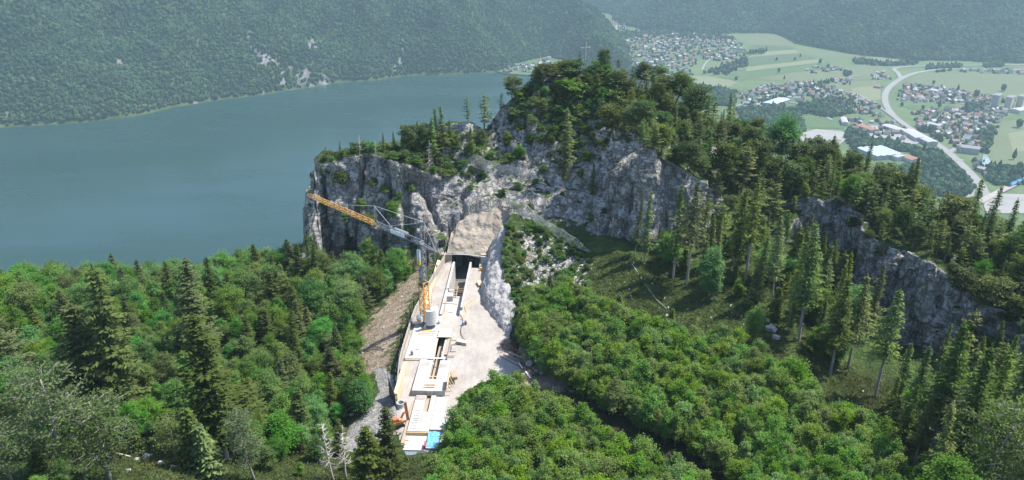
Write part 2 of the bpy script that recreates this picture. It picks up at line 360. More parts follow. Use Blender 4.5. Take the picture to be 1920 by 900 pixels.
def sitez(x, y):           # level of the worked ground
    u, v = siteuv(x, y); return np.interp(v, [-8, 0, 12, 24, 30], [-2.6, -1.9, -1.4, -.5, 0])
pm = inpoly(V[..., 0], V[..., 1], PLAT)
V[..., 2] = np.where(pm, np.minimum(V[..., 2], sitez(V[..., 0], V[..., 1])-.45), V[..., 2])
u_, v_ = siteuv(V[..., 0], V[..., 1])
trm = pm & (u_ > -4.5) & (u_ < 4.5) & (v_ > 36)
V[..., 2] = np.where(trm, np.minimum(V[..., 2], -8.5), V[..., 2])
slm = pm & (u_ > -2.6) & (u_ < .2) & (v_ > 8) & (v_ < 40)
V[..., 2] = np.where(slm, np.minimum(V[..., 2], -3.2), V[..., 2])
trm2 = pm & (u_ > -4.8) & (u_ < 7) & (v_ > 70)
V[..., 2] = np.where(trm2, np.minimum(V[..., 2], -8.5), V[..., 2])
# keep the banks beside the platform below/above it sensibly
dl = seg_dist(V[..., 0], V[..., 1], FENCE, False)
leftside = (~pm) & (V[..., 0] < -17) & (V[..., 1] > 112) & (V[..., 1] < 186)
cap = np.interp(dl, [0, 2.5, 8, 14, 24], [-.5, -1.0, -3.2, -6.5, -10])
wgt = np.clip(1-(dl-10)/14, 0, 1)
V[..., 2] = np.where(leftside, V[..., 2]*(1-wgt)+np.minimum(V[..., 2], cap)*wgt, V[..., 2])
HPX, HPY, _ = proj(V.reshape(-1, 3)); HPX = HPX.reshape(nc, nr); HPY = HPY.reshape(nc, nr)
def pxmask(poly, soft=14):
    i = inpoly(HPX, HPY, poly); d = seg_dist(HPX, HPY, poly); return np.where(i, np.clip(.5+d/soft/2, 0, 1), np.clip(.5-d/soft/2, 0, 1))
front = np.zeros((nc, nr), bool); rr = np.cumsum([0]+NSEG); front[:, :rr[7]+1] = True
lowpart = np.zeros((nc, nr), bool); lowpart[:, :rr[4]+1] = True
soil = pxmask([(770, 500), (800, 500), (775, 560), (755, 600), (738, 640), (722, 690), (700, 700), (676, 690), (672, 630), (700, 590), (745, 545)], 34)*lowpart
soil = np.maximum(soil, pxmask([(975, 650), (1040, 690), (1080, 735), (1010, 730), (965, 720), (945, 680)], 14)*lowpart)
soil = np.maximum(soil, .62*pxmask([(960, 440), (1000, 420), (1060, 470), (1110, 500), (1040, 560), (975, 560)], 20)*lowpart)
gravel = pxmask([(700, 690), (722, 690), (738, 705), (735, 730), (760, 760), (770, 800), (700, 840), (640, 850), (655, 800), (690, 770), (712, 735)], 10)*lowpart
turf = np.maximum(pxmask([(780, 545), (750, 610), (728, 690), (742, 700), (760, 660), (790, 590)], 8), 0)*lowpart
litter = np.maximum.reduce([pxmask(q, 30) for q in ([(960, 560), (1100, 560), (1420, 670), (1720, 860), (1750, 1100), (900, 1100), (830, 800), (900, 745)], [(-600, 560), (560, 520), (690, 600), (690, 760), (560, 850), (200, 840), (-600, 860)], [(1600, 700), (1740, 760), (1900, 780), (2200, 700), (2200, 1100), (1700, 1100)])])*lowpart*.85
steep2 = steep*(np.arange(nr)[None, :] > rr[3])
turf = np.maximum(turf, pxmask([(1090, 470), (1240, 480), (1480, 520), (1540, 640), (1600, 700), (1500, 720), (1300, 640), (1120, 560)], 20)*lowpart*.9)
turf = np.maximum(turf, .9*(np.arange(nr)[None, :] < rr[3])*(1-soil))
bare = np.maximum.reduce([pxmask(q, 16) for q in ([(1505, 362), (1560, 352), (1640, 380), (1690, 402), (1660, 440), (1620, 470), (1560, 460), (1510, 430)], [(1600, 470), (1690, 450), (1760, 470), (1785, 520), (1740, 620), (1690, 690), (1630, 650), (1590, 560)], [(1555, 600), (1620, 610), (1640, 690), (1570, 690)], [(1800, 560), (1880, 600), (1870, 660), (1800, 640)], [(1090, 290), (1150, 270), (1220, 262), (1285, 310), (1290, 440), (1240, 460), (1130, 430), (1090, 380)], [(990, 190), (1050, 180), (1040, 260), (980, 300)], [(850, 230), (890, 222), (900, 300), (850, 310)], [(590, 320), (660, 330), (700, 460), (600, 460)], [(745, 310), (820, 330), (830, 430), (750, 440)])])*front
bare = np.maximum(bare, .55*pxmask([(590, 290), (760, 290), (860, 225), (905, 250), (960, 200), (1000, 165), (1100, 170), (1180, 230), (1290, 280), (1300, 450), (1100, 440), (1000, 400), (830, 440), (600, 470)], 20)*front)
bare = np.maximum(bare, .45*pxmask([(1580, 400), (1900, 520), (1930, 720), (1700, 700), (1560, 600)], 20)*front)
me = npmesh('hillside', V.reshape(-1, 3), grid_faces(nc, nr)[:, ::-1] if False else grid_faces(nc, nr), True)
bare = bare*np.clip(steep*1.6+.15, 0, 1)
bare = np.maximum(bare, .62*pxmask([(800, 330), (880, 300), (1000, 330), (1100, 330), (1130, 420), (1060, 440), (990, 400), (860, 400)], 24)*front)
rub = pxmask([(962, 440), (1000, 415), (1060, 462), (1112, 492), (1095, 538), (1000, 560), (966, 545)], 26)*lowpart; bare = np.maximum(bare, rub*(.75+.5*noise(V[..., 0]/3.5, V[..., 1]/3.5))); turf = turf*(1-rub); soil = soil*(1-.5*rub)
for nm, a in (('soil', soil), ('gravel', gravel), ('turf', turf*(1-steep2)), ('litter', litter*(1-soil)*(1-gravel)), ('bare', bare)): vattr(me, nm, a)
hill = tag(link('hillside', me, None, M['hill']), kind='structure')
HB = BVHTree.FromPolygons([tuple(p) for p in V.reshape(-1, 3)], grid_faces(nc, nr).tolist())
CAM = Vector((0, 0, CZ))
def hit(px, py):           # where the line of sight meets the hillside
    d = Vector(ray(px, py)).normalized(); h = HB.ray_cast(CAM, d); return h[0], h[1]
def drop(x, y, z0=200.0):
    h = HB.ray_cast(Vector((x, y, z0)), Vector((0, 0, -1))); return h[0], h[1]
def seen(p):
    p = Vector(p); d = p-CAM; L = d.length; h = HB.ray_cast(CAM, d/L, L-1.0); return h[0] is None
# ------------------------------------------------------------------ lake, valley floor, mountains
LZ = -364.0; VZ = -360.0
def mat_lake():
    n = NT('lake_water'); p = n.pos()
    b = n.noise(scaled(n, p, (1, .45, 1)), .02, 5, .6); wp_ = n.ramp(n.noise(scaled(n, p, (.35, 1, 1)), .004, 5, .62), [(.42, 0), (.62, 1)]); c = n.mix(n.noise(p, .0016, 3), (.012, .038, .034), (.020, .052, .044))
    return n.bsdf(c, n.math('ADD', n.math('MULTIPLY', wp_, .22), .18), 0, .18, b, .14, 4.0)
me = npmesh('lake', [(-3300, 150, LZ), (4100, 150, LZ), (4100, 5200, LZ), (-3300, 5200, LZ)], [[0, 1, 2, 3]])
tag(link('lake', me, None, mat_lake()), kind='structure')
def GV(pts, z=VZ): return [G(x, y, z) for x, y in pts]
def mat_valley():
    n = NT('valley_floor'); p = n.pos(); f = n.noise(p, .006, 5, .6); f2 = n.noise(p, .06, 4, .6)
    c = n.ramp(n.math('ADD', n.math('MULTIPLY', f, .6), n.math('MULTIPLY', f2, .4)), [(.35, (.050, .085, .034)), (.5, (.085, .125, .05)), (.65, (.12, .15, .07))])
    return n.bsdf(c, .95)
shore = GV([(3400, 640), (1300, 640), (1120, 150), (1030, 141), (985, 140), (945, 137), (932, 133)], VZ)
vp = shore+[Vector((-400, 3200, VZ)), Vector((-600, 5350, VZ)), Vector((4050, 5350, VZ)), Vector((4050, 700, VZ))]
b = MB(); b.prism([(p.x, p.y) for p in vp], LZ-8, VZ); tag(b.build('valley_floor', mat_valley()), kind='structure')
def flat(name, pts, z, mat, px=True, kind='structure'):
    q = GV(pts, z) if px else pts
    a = sum(q[i].x*q[(i+1) % len(q)].y-q[(i+1) % len(q)].x*q[i].y for i in range(len(q)))
    if a < 0: q = q[::-1]
    me = bpy.data.meshes.new(name); me.from_pydata([(p.x, p.y, z) for p in q], [], [tuple(range(len(q)))]); me.update()
    return tag(link(name, me, None, mat), kind=kind)
def mat_field(name, c):
    n = NT(name); p = n.pos(); s = scaled(n, p, (.05, .006, 1)); f = n.noise(s, 1.0, 4, .6); f2 = n.noise(p, .02, 4)
    k = n.math('ADD', n.math('MULTIPLY', f, .5), n.math('MULTIPLY', f2, .5))
    return n.bsdf(n.mix(k, tuple(x*.78 for x in c), tuple(x*1.22 for x in c)), .95)
FM = [mat_field('meadow_%s' % i, c) for i, c in (('pale', (.108, .128, .066)), ('fresh', (.068, .110, .044)), ('mid', (.068, .094, .046)), ('hay', (.148, .162, .09)))]
FIELDS = [
 (0, [(1368, 60), (1450, 64), (1490, 78), (1480, 86), (1410, 84), (1380, 72)]), (2, [(1412, 85), (1480, 87), (1492, 92), (1410, 97)]),
 (3, [(1408, 98), (1490, 93), (1500, 99), (1405, 107)]), (2, [(1403, 108), (1498, 100), (1530, 109), (1402, 124)]), (0, [(1500, 92), (1560, 96), (1625, 106), (1560, 110), (1520, 104)]),
 (3, [(1400, 126), (1530, 111), (1548, 116), (1398, 134)]), (1, [(1350, 146), (1396, 136), (1550, 118), (1562, 126), (1480, 136), (1390, 150)]), (0, [(1320, 122), (1370, 110), (1398, 114), (1392, 130), (1340, 142)]),
 (3, [(1280, 140), (1340, 145), (1385, 153), (1360, 166), (1290, 160)]), (0, [(1410, 147), (1560, 128), (1640, 118), (1664, 128), (1660, 148), (1540, 152), (1470, 152)]),
 (1, [(1600, 108), (1720, 115), (1715, 121), (1610, 118)]), (3, [(1630, 106), (1690, 112), (1688, 118), (1640, 115)]),
 (0, [(1560, 152), (1650, 150), (1652, 188), (1590, 186), (1550, 170)]), (3, [(1596, 165), (1650, 160), (1652, 188), (1600, 188)]), (1, [(1385, 168), (1440, 165), (1436, 180), (1400, 188), (1370, 178)]),
 (0, [(1716, 140), (1800, 138), (1990, 140), (1990, 190), (1890, 182), (1760, 164), (1702, 156)]), (1, [(1690, 198), (1790, 196), (1796, 204), (1720, 208)]),
 (0, [(1862, 232), (1990, 210), (1990, 320), (1868, 320), (1846, 290)]), (3, [(1890, 250), (1990, 230), (1990, 280), (1900, 284)]), (1, [(1470, 222), (1560, 218), (1588, 224), (1582, 240), (1510, 240)]),
 (1, [(1472, 198), (1500, 196), (1530, 212), (1500, 220), (1478, 214)]), (1, [(1605, 292), (1700, 284), (1740, 300), (1640, 318)]),
]
for i, (m, q) in enumerate(FIELDS): flat('field', q, VZ+.4+.03*i, FM[m])
mroad = simple('pale_asphalt', (.22, .215, .205), .9, .12, .02)
def road(path, wid, z, name='road', mat=mroad):
    q = [G(x, y, VZ) for x, y in path]; pts = []
    for i in range(len(q)-1):
        p0, p1, p2, p3 = q[max(i-1, 0)], q[i], q[i+1], q[min(i+2, len(q)-1)]
        for t in np.linspace(0, 1, 8, endpoint=False):
            pts.append(.5*((2*p1)+(p2-p0)*t+(2*p0-5*p1+4*p2-p3)*t*t+(3*p1-p0-3*p2+p3)*t**3))
    pts.append(q[-1]); Vv = []
    for i, p in enumerate(pts):
        d = (pts[min(i+1, len(pts)-1)]-pts[max(i-1, 0)]); d.z = 0; d.normalize(); nrm = Vector((-d.y, d.x, 0))
        Vv += [p+nrm*wid/2, p-nrm*wid/2]
    for v in Vv: v.z = z
    me = npmesh(name, [tuple(v) for v in Vv], [[2*i+1, 2*i+3, 2*i+2, 2*i] for i in range(len(pts)-1)])
    return tag(link(name, me, None, mat), kind='structure')
HW = [(2100, 128), (1900, 131), (1780, 130), (1724, 136), (1690, 148), (1666, 166), (1659, 184), (1664, 202), (1680, 222), (1712, 245), (1752, 268), (1782, 290), (1812, 318), (1836, 344), (1850, 366), (1880, 372), (1990, 380)]
road(HW, 16, VZ+1.4, 'main_road')
for k, (q, wd) in enumerate([([(1690, 148), (1684, 138), (1680, 128), (1740, 124), (1900, 122), (2100, 118)], 13), ([(1782, 286), (1800, 268), (1826, 238)], 9), ([(1836, 340), (1822, 352), (1818, 372)], 12),
        ([(1152, 38), (1156, 52), (1150, 64)], 9), ([(1205, 84), (1214, 104), (1224, 124)], 12), ([(1180, 92), (1182, 104), (1198, 122)], 7), ([(1316, 132), (1330, 112), (1370, 88)], 6), ([(1240, 92), (1300, 84), (1340, 82)], 6),
        ([(1380, 200), (1420, 190), (1500, 196), (1560, 226)], 7), ([(1722, 288), (1752, 300), (1790, 300), (1806, 302)], 11), ([(1540, 168), (1600, 176), (1640, 196), (1700, 240)], 6), ([(1560, 150), (1620, 142), (1660, 150)], 6),
        ([(1608, 222), (1640, 262), (1700, 284)], 6), ([(1690, 186), (1740, 190), (1830, 196), (1900, 190)], 6), ([(1370, 86), (1378, 78), (1366, 70)], 7)]):
    road(q, wd, VZ+1.45+.04*k)
myard = simple('gravel_yard', (.25, .24, .225), .95, .15, .02)
for k, q in enumerate([[(1500, 250), (1530, 242), (1580, 246), (1592, 258), (1560, 280), (1500, 284)], [(1836, 362), (1920, 364), (1990, 400), (1850, 400)], [(1410, 190), (1450, 184), (1466, 196), (1430, 204)], [(1600, 232), (1690, 240), (1740, 262), (1712, 272), (1640, 260)], [(1716, 288), (1740, 286), (1748, 306), (1728, 312)]]):
    flat('yard', q, VZ+1.2+.03*k, myard)
mriver = simple('river_water', (.22, .27, .27), .25, .1, .02)
flat('river', [(1846, 272), (1852, 276), (1850, 290), (1858, 304), (1852, 316), (1838, 318), (1842, 300)], VZ+1.15, mriver)
# ---- mountains
def mat_mountain():
    n = NT('mountain'); p = n.pos(); f = n.noise(p, .05, 5, .6); st = n.noise(scaled(n, p, (1, 1, .4)), .04, 5, .65)
    rock = n.ramp(st, [(.3, (.07, .07, .068)), (.55, (.17, .167, .16)), (.75, (.29, .285, .275))])
    gr = n.ramp(f, [(.35, (.030, .048, .018)), (.65, (.075, .105, .034))])
    m = n.ramp(n.math('ADD', n.attr('rock'), n.math('MULTIPLY', n.math('SUBTRACT', st, .5), 2.0)), [(.45, 0), (.60, 1)])
    return n.bsdf(n.mix(m, gr, rock), .95, 0, .1, f, .6, 4)
MM = mat_mountain()
def GL(pts, z=LZ): return [(G(x, y, z).x, G(x, y, z).y) for x, y in pts]
MTN_L = GL([(-420, 330), (-150, 262), (0, 243), (120, 232), (250, 216), (400, 190), (530, 171), (640, 156), (760, 146), (860, 139), (925, 135)])+GL([(950, 126), (990, 112), (1032, 106), (1050, 112), (1110, 130), (1168, 132)], VZ)
MTN_L += [(430, 2750), (400, 3150), (250, 3700), (-200, 4400), (-4500, 4400), (-4500, 1200)]
MTN_R = [(-700, 5200), (-100, 4600), (330, 4150)]+GL([(1142, 26), (1158, 44), (1215, 57), (1300, 64), (1372, 64), (1420, 62), (1452, 64), (1496, 84), (1540, 92), (1620, 104), (1700, 112), (1800, 116), (1880, 118), (2050, 122), (2500, 128)], VZ)+[(5000, 1900), (5000, 5300)]
ROCKS = [(492, 108, 22), (478, 92, 12), (533, 140, 8), (528, 158, 9), (585, 84, 13), (575, 146, 20), (606, 150, 14), (545, 130, 8), (560, 160, 9), (630, 146, 8), (520, 120, 7), (752, 96, 7), (748, 110, 8), (744, 124, 7), (740, 138, 6), (718, 50, 6), (712, 34, 6), (706, 20, 6), (365, 192, 9), (225, 116, 6), (470, 66, 8), (495, 177, 6), (110, 216, 7), (15, 214, 10), (1302, 12, 5)]
def mountain(name, poly, step, slope, base, seed, xr, yr, hmax):
    gx = np.arange(xr[0], xr[1], step); gy = np.arange(yr[0], yr[1], step); Xg, Yg = np.meshgrid(gx, gy, indexing='ij')
    wx = Xg+30*noise(Xg/160, Yg/160, seed*np.ones_like(Xg)); wy = Yg+30*noise(Xg/160+9, Yg/160, seed*np.ones_like(Xg))
    i = inpoly(wx, wy, poly); d = seg_dist(wx, wy, poly); d = np.where(i, d, -d)
    gul = noise(Xg/260+seed, Yg/260)*1.0+noise(Xg/105, Yg/105+seed)*.7+noise(Xg/45, Yg/45+seed)*.22
    h = d*slope*(1+.42*gul)+np.clip(d, 0, 60)*.25
    h = np.where(d > 0, h, d*.5)
    h = hmax*np.tanh(np.maximum(h, -40)/hmax)
    Vm = np.stack([Xg, Yg, base+h], -1); me = npmesh(name, Vm.reshape(-1, 3), grid_faces(len(gx), len(gy)), True)
    return Vm, d, me
def rockmask(Vm):
    px, py, dd = proj(Vm.reshape(-1, 3)); r = np.zeros(len(px))
    for x, y, s in ROCKS: r = np.maximum(r, np.clip(1.25-np.hypot((px-x)/(s*.8), (py-y)/s)*.75, 0, 1))
    return px, py, r
fpts = []
for nm, poly, st, sl_, base, sd, xr, yr, hm in (('lake_mountain', MTN_L, 13, .80, LZ, 2.3, (-2300, 620), (1250, 4000), 440), ('valley_mountain', MTN_R, 17, .56, VZ, 5.1, (-900, 3600), (1500, 5300), 430)):
    Vm, d, me = mountain(nm, poly, st, sl_, base, sd, xr, yr, hm)
    px, py, r = rockmask(Vm); vattr(me, 'rock', r*(1.0 if nm[0] == 'l' else .7)); tag(link(nm, me, None, MM), kind='structure')
    # where the woods stand: jittered grid on the slope
    sp = 6.3 if nm[0] == 'l' else 7.8
    gx = np.arange(xr[0]+20, xr[1]-20, sp); gy = np.arange(yr[0]+20, yr[1]-20, sp); A, B_ = np.meshgrid(gx, gy, indexing='ij')
    A = (A+RNG.uniform(-.45, .45, A.shape)*sp).ravel(); B_ = (B_+RNG.uniform(-.45, .45, B_.shape)*sp).ravel()
    fi, fj = (A-xr[0])/st, (B_-yr[0])/st; i0 = np.clip(fi.astype(int), 0, Vm.shape[0]-2); j0 = np.clip(fj.astype(int), 0, Vm.shape[1]-2); fi -= i0; fj -= j0
    bil = lambda Q: Q[i0, j0]*(1-fi)*(1-fj)+Q[i0+1, j0]*fi*(1-fj)+Q[i0, j0+1]*(1-fi)*fj+Q[i0+1, j0+1]*fi*fj
    zz = bil(Vm[..., 2]); dd = bil(d); rr_ = bil(r.reshape(d.shape)); q = np.stack([A, B_, zz], -1); px, py, dep = proj(q)
    ok = (dd > 3) & (py > -55) & (px > -160) & (px < 2080) & (rr_+RNG.uniform(-.6, .45, len(A)) < .55)
    if nm[0] == 'v': ok &= ~((px < 1060) & (py > 0) & (px > -200))
    q = q[ok]; fpts.append(q)
print('forest points', [len(q) for q in fpts])
# ------------------------------------------------------------------ plants: meshes
def quads(C, D1, D2):
    """leaf quads with centres C, half axes D1, D2 -> verts, faces"""
    n = len(C); Vq = np.stack([C-D1-D2*.55, C+D1*.15-D2, C+D1, C-D1*.1+D2], 1).reshape(-1, 3); return Vq, np.arange(4*n).reshape(n, 4)
def rdir(n, r, zb=0.0):
    d = r.normal(size=(n, 3)); d[:, 2] += zb; return d/(np.linalg.norm(d, axis=1)[:, None]+1e-9)
def leafmesh(name, C, Nn, size, tint, r, mat, aspect=.62):
    """small leaf faces at C with normals about Nn"""
    t = np.cross(Nn, rdir(len(C), r)); t /= np.linalg.norm(t, axis=1)[:, None]+1e-9; b = np.cross(Nn, t)
    s = (size*r.uniform(.65, 1.3, len(C)))[:, None]
    Vq, Fq = quads(C, t*s, b*s*aspect); me = npmesh(name, Vq, Fq); fattr(me, 'tint', tint); me.materials.append(mat); return me
def broad_crown(name, seed, h, rad, base, nb, nl, leaf, mat, peak=.30):
    """leaves spread in loose plates along rising branches: feathery, uneven outline"""
    r = np.random.default_rng(seed); C = []; Nn = []; T = []; asym = r.uniform(0, 6.28); L_ = []
    for k in range(nb):
        t = (k+.5)/nb; prof = (t/peak)**.55*.9+.1 if t < peak else max(.10, 1-((t-peak)/(1-peak))**1.5); L_.append(prof*r.uniform(.45, 1.2))
    tot = sum(x**1.3 for x in L_)
    for k in range(nb):
        t = (k+.5)/nb; a = k*2.39996+r.uniform(-.6, .6); L = rad*L_[k]*(1+.25*math.cos(a-asym)); el = .10+.95*t**1.2+r.uniform(-.2, .25)
        p0 = np.array([0, 0, base+(h-base)*.86*t]); d = np.array([math.cos(a)*math.cos(el), math.sin(a)*math.cos(el), math.sin(el)]); L = max(L/max(.35, math.cos(el)**.6), .25*rad*.6)
        n = max(12, int(nl*L_[k]**1.3/tot)); s = r.uniform(.22, 1.0, n)**.75; wd = rad*(.34-.16*s)*r.uniform(.8, 1.25)
        q = p0+d*(L*s)[:, None]; q[:, 2] -= .12*L*s**2
        off = r.normal(size=(n, 3))*np.array([.75, .75, .40])*wd[:, None]; q = q+off; C.append(q)
        o_ = np.array([d[0]*.35, d[1]*.35, 1.0])+r.normal(size=(n, 3))*.5; Nn.append(o_/np.linalg.norm(o_, axis=1)[:, None]); bt = r.uniform(.05, .8); T.append(np.clip(bt+r.normal(size=n)*.22, 0, 1))
    C = np.concatenate(C); C[:, 2] = np.maximum(C[:, 2], base*.6); return leafmesh(name, C, np.concatenate(Nn), leaf, np.concatenate(T), r, mat)
def broad_trunk(name, seed, h, rad, base, mat, r0=.13):
    r = np.random.default_rng(seed+5); b = MB(); lean = r.uniform(-.25, .25, 2)
    pts = [(lean[0]*t*t*h*.3, lean[1]*t*t*h*.3, t*h*.86-.4*(t == 0)) for t in np.linspace(0, 1, 6)]
    b.tube(pts, [r0*(1-.82*t) for t in np.linspace(0, 1, 6)], 6)
    for k in range(9):
        t = r.uniform(.30, .85); p = Vector(pts[int(t*5)]); a = k*2.4; L = rad*r.uniform(.5, .9)
        b.tube([p, p+Vector((math.cos(a)*L*.5, math.sin(a)*L*.5, L*.45)), p+Vector((math.cos(a)*L, math.sin(a)*L, L*.75))], [r0*.42, r0*.26, r0*.08], 4)
    me = b.mesh(name, True); me.materials.append(mat); return me
def conifer_crown(name, seed, h, rad, base, mat, whorl=.42, nbr=7, droop=.35, irregular=.25, dens=1.0, top=1.0, leaf=.30):
    r = np.random.default_rng(seed); C = []; D1 = []; D2 = []; T = []; z = base
    gap_a = r.uniform(0, 6.28)
    while z < h-.25:
        t = (z-base)/(h-base); L0 = rad*((1-t)**.82*.94+.06*top)*(1 if t > .10 else .55+4.5*t)
        nb = max(4, int(nbr*(1-.35*t)))
        for k in range(nb):
            a = 6.283*k/nb+r.uniform(-.4, .4)+z*2.1; L = L0*r.uniform(1-irregular*1.6, 1+irregular*.6)*(1-.22*math.cos(a-gap_a)*(t < .6))
            if L < .12: L = .12
            ns = max(3, int(L/.24*dens)); s = (np.arange(ns)+.6)/ns; ca, sa = math.cos(a), math.sin(a)
            zz = z-droop*L*(s**1.2)+.16*L*s**3+r.normal()*.06+.12*(1-t)
            px = ca*L*s; py = sa*L*s
            side = np.array([-sa, ca, 0])
            wdt = (.20+.42*np.sin(math.pi*np.clip(s*.85+.10, 0, 1)))*min(1.0, .5+L*.30)
            bt = r.uniform(.05, .6)
            for sg in (-1, 1):
                c = np.stack([px, py, zz-.06], -1)+side*sg*(wdt*.55)[:, None]+r.normal(size=(ns, 3))*.05
                d1 = np.array([ca, sa, -droop*.7])*.65+side*sg*.8+r.normal(size=(ns, 3))*.2; d1[:, 2] -= .15
                d1 /= np.linalg.norm(d1, axis=1)[:, None]
                up = np.array([0, 0, 1.])+r.normal(size=(ns, 3))*.4; d2 = np.cross(up, d1); d2 /= np.linalg.norm(d2, axis=1)[:, None]
                C.append(c); D1.append(d1*(leaf*(.6+wdt))[:, None]); D2.append(d2*(leaf*.42)); T.append(np.clip(bt+.35*s+r.normal(size=ns)*.12, 0, 1))
        z += whorl*r.uniform(.75, 1.25)*(1-.3*t)
    n = 6; c = np.stack([np.zeros(n), np.zeros(n), h-.5+np.arange(n)*.13], -1); d = rdir(n, r, 1.6); C.append(c); D1.append(d*.28); D2.append(rdir(n, r)*.09); T.append(np.full(n, .6))
    Vq, Fq = quads(np.concatenate(C), np.concatenate(D1), np.concatenate(D2)); me = npmesh(name, Vq, Fq); fattr(me, 'tint', np.concatenate(T)); me.materials.append(mat); return me
def conifer_trunk(name, seed, h, base, mat, r0=.22, stubs=True):
    r = np.random.default_rng(seed+9); b = MB()
    b.tube([(0, 0, -.8), (0, 0, 0), (.02, 0, h*.5), (0, 0, h*.97)], [r0*1.3, r0, r0*.6, r0*.06], 7)
    if stubs:
        for k in range(int(base*3)):
            z = r.uniform(.12*h, max(base*1.25, .2*h)); a = r.uniform(0, 6.28); L = r.uniform(.4, 1.3)
            b.tube([(0, 0, z), (math.cos(a)*L, math.sin(a)*L, z-.2*L)], [r0*.14, r0*.04], 3)
    me = b.mesh(name, True); me.materials.append(mat); return me
def pine_parts(name, seed, h, rad, base, mat, bark, sparse=False, r0=.2, ncl=None):
    r = np.random.default_rng(seed); b = MB(); bend = r.uniform(-1, 1, 2)*.12*h; n = 8
    P_ = [Vector((bend[0]*math.sin(t*2.2)+.12*math.sin(t*7+seed), bend[1]*math.sin(t*2.0), t*h*.94-(.8 if t == 0 else 0))) for t in np.linspace(0, 1, n)]
    b.tube(P_, [r0*(1-.8*t)+.01 for t in np.linspace(0, 1, n)], 7)
    C = []; Nn = []; T = []; k = 0; ncl = ncl or int(16+h*1.3)
    for k in range(ncl):
        t = base/h+(1-base/h)*((k+.4)/ncl)**.9; i = min(int(t*(n-1)), n-2); p = P_[i].lerp(P_[i+1], t*(n-1)-i)
        a = k*2.39996+r.uniform(-.6, .6); prof = (1-((t-.62)/.55)**2) if t > .35 else .6; L = rad*max(.22, prof)*r.uniform(.55, 1.05)
        e = p+Vector((math.cos(a)*L, math.sin(a)*L, L*r.uniform(.05, .45)))
        m = p.lerp(e, .5)+Vector((0, 0, -.05*L)); b.tube([p, m, e], [r0*.34*(1.1-t*.7), r0*.2*(1.1-t*.7), .015], 4)
        for _ in range(4 if sparse else 2):
            s = r.uniform(.35, .9); q = p.lerp(e, s); dd = Vector((math.cos(a+r.uniform(-1.2, 1.2)), math.sin(a+r.uniform(-1.2, 1.2)), r.uniform(-.1, .5)))*L*.4
            b.tube([q, q+dd], [.035, .01], 3)
        nt_ = int((58 if sparse else 120)*(L/rad)**.8*rad/2.2); cr = np.array([.42, .42, .20])*rad*r.uniform(.75, 1.15)
        s = r.uniform(.45, 1.05, nt_)[:, None]; c = np.array(p)*(1-s)+np.array(e)*s+rdir(nt_, r, .35)*cr*(r.uniform(.2, 1, nt_)**.5)[:, None]
        C.append(c); Nn.append(rdir(nt_, r, .9)); bt = r.uniform(.1, .6); T.append(np.clip(bt+r.normal(size=nt_)*.2, 0, 1))
    tm = b.mesh(name+'_trunk', True); tm.materials.append(bark)
    cm = leafmesh(name+'_crown', np.concatenate(C), np.concatenate(Nn), .27 if not sparse else .22, np.concatenate(T), r, mat, .38)
    return tm, cm
def dead_tree_mesh(name, seed, h, mat, nb=46, r0=.16, rad=1.9):
    r = np.random.default_rng(seed); b = MB(); P_ = [Vector((.25*math.sin(t*3+seed), .2*math.sin(t*2.3), t*h-(.6 if t == 0 else 0))) for t in np.linspace(0, 1, 7)]
    b.tube(P_, [r0*(1-.85*t) for t in np.linspace(0, 1, 7)], 6); tr = b; lb = MB()
    for k in range(nb):
        t = r.uniform(.22, .97); i = min(int(t*6), 5); p = P_[i].lerp(P_[i+1], t*6-i); a = r.uniform(0, 6.28); L = rad*(1.05-t*.75)*r.uniform(.5, 1.1)
        e = p+Vector((math.cos(a)*L, math.sin(a)*L, L*r.uniform(-.25, .35))); lb.tube([p, p.lerp(e, .5)+Vector((0, 0, -.06*L)), e], [.05, .035, .012], 4)
        for _ in range(4):
            q = p.lerp(e, r.uniform(.3, .95)); lb.tube([q, q+Vector(tuple(r.normal(size=3)*.32*L*.6))], [.022, .008], 3)
    tm = tr.mesh(name+'_trunk', True); tm.materials.append(mat); bm_ = lb.mesh(name+'_branches'); bm_.materials.append(mat); return tm, bm_
K = {}   # kind -> list of (trunk mesh, crown mesh, height)
K['beech'] = [(broad_trunk('beech_trunk', s, h, rd, 1.6, M['greybark'], .10), broad_crown('beech_crown', s, h, rd, h*.20, 34, 4200, .135, M['beech'], pk_), h) for s, h, rd, pk_ in ((1, 7.0, 2.0, .24), (2, 7.6, 2.3, .32), (3, 6.4, 1.8, .18), (4, 8.2, 2.0, .26), (5, 7.0, 2.4, .36), (6, 7.8, 1.6, .16))]
K['maple'] = [(broad_trunk('broad_trunk', s, h, rd, 2, M['bark'], .2), broad_crown('broad_crown', s, h, rd, h*.13, 90, 9500, .18, M['broad'], pk_), h) for s, h, rd, pk_ in ((11, 12.0, 3.4, .35), (12, 13.0, 4.2, .5), (13, 11.0, 3.2, .28), (14, 12.5, 3.8, .42), (15, 12.0, 2.8, .3))]
K['spruce'] = [(conifer_trunk('spruce_trunk', s, h, bs, M['greybark'], .22), conifer_crown('spruce_crown', s, h, rd, bs, M['spruce'], wh, nb_, dr, ir, 1.0, 1.0, .28), h) for s, h, rd, bs, wh, nb_, dr, ir in ((21, 20, 2.9, 6.5, .52, 7, .45, .42), (22, 18, 2.8, 3.5, .48, 7, .35, .50), (23, 21, 3.1, 8.5, .58, 6, .50, .45), (24, 15, 2.5, 2.2, .50, 7, .38, .40), (25, 19, 2.4, 5.0, .62, 5, .55, .6))]
K['fir'] = [(conifer_trunk('fir_trunk', s, h, bs, M['greybark'], .28), conifer_crown('fir_crown', s, h, rd, bs, M['fir'], wh, 8, .10, ir, 1.15, 2.4, .31), h) for s, h, rd, bs, wh, ir in ((31, 20, 3.2, 2.0, .55, .55), (32, 18, 3.0, 2.5, .50, .6), (33, 22, 3.3, 3.0, .60, .65))]
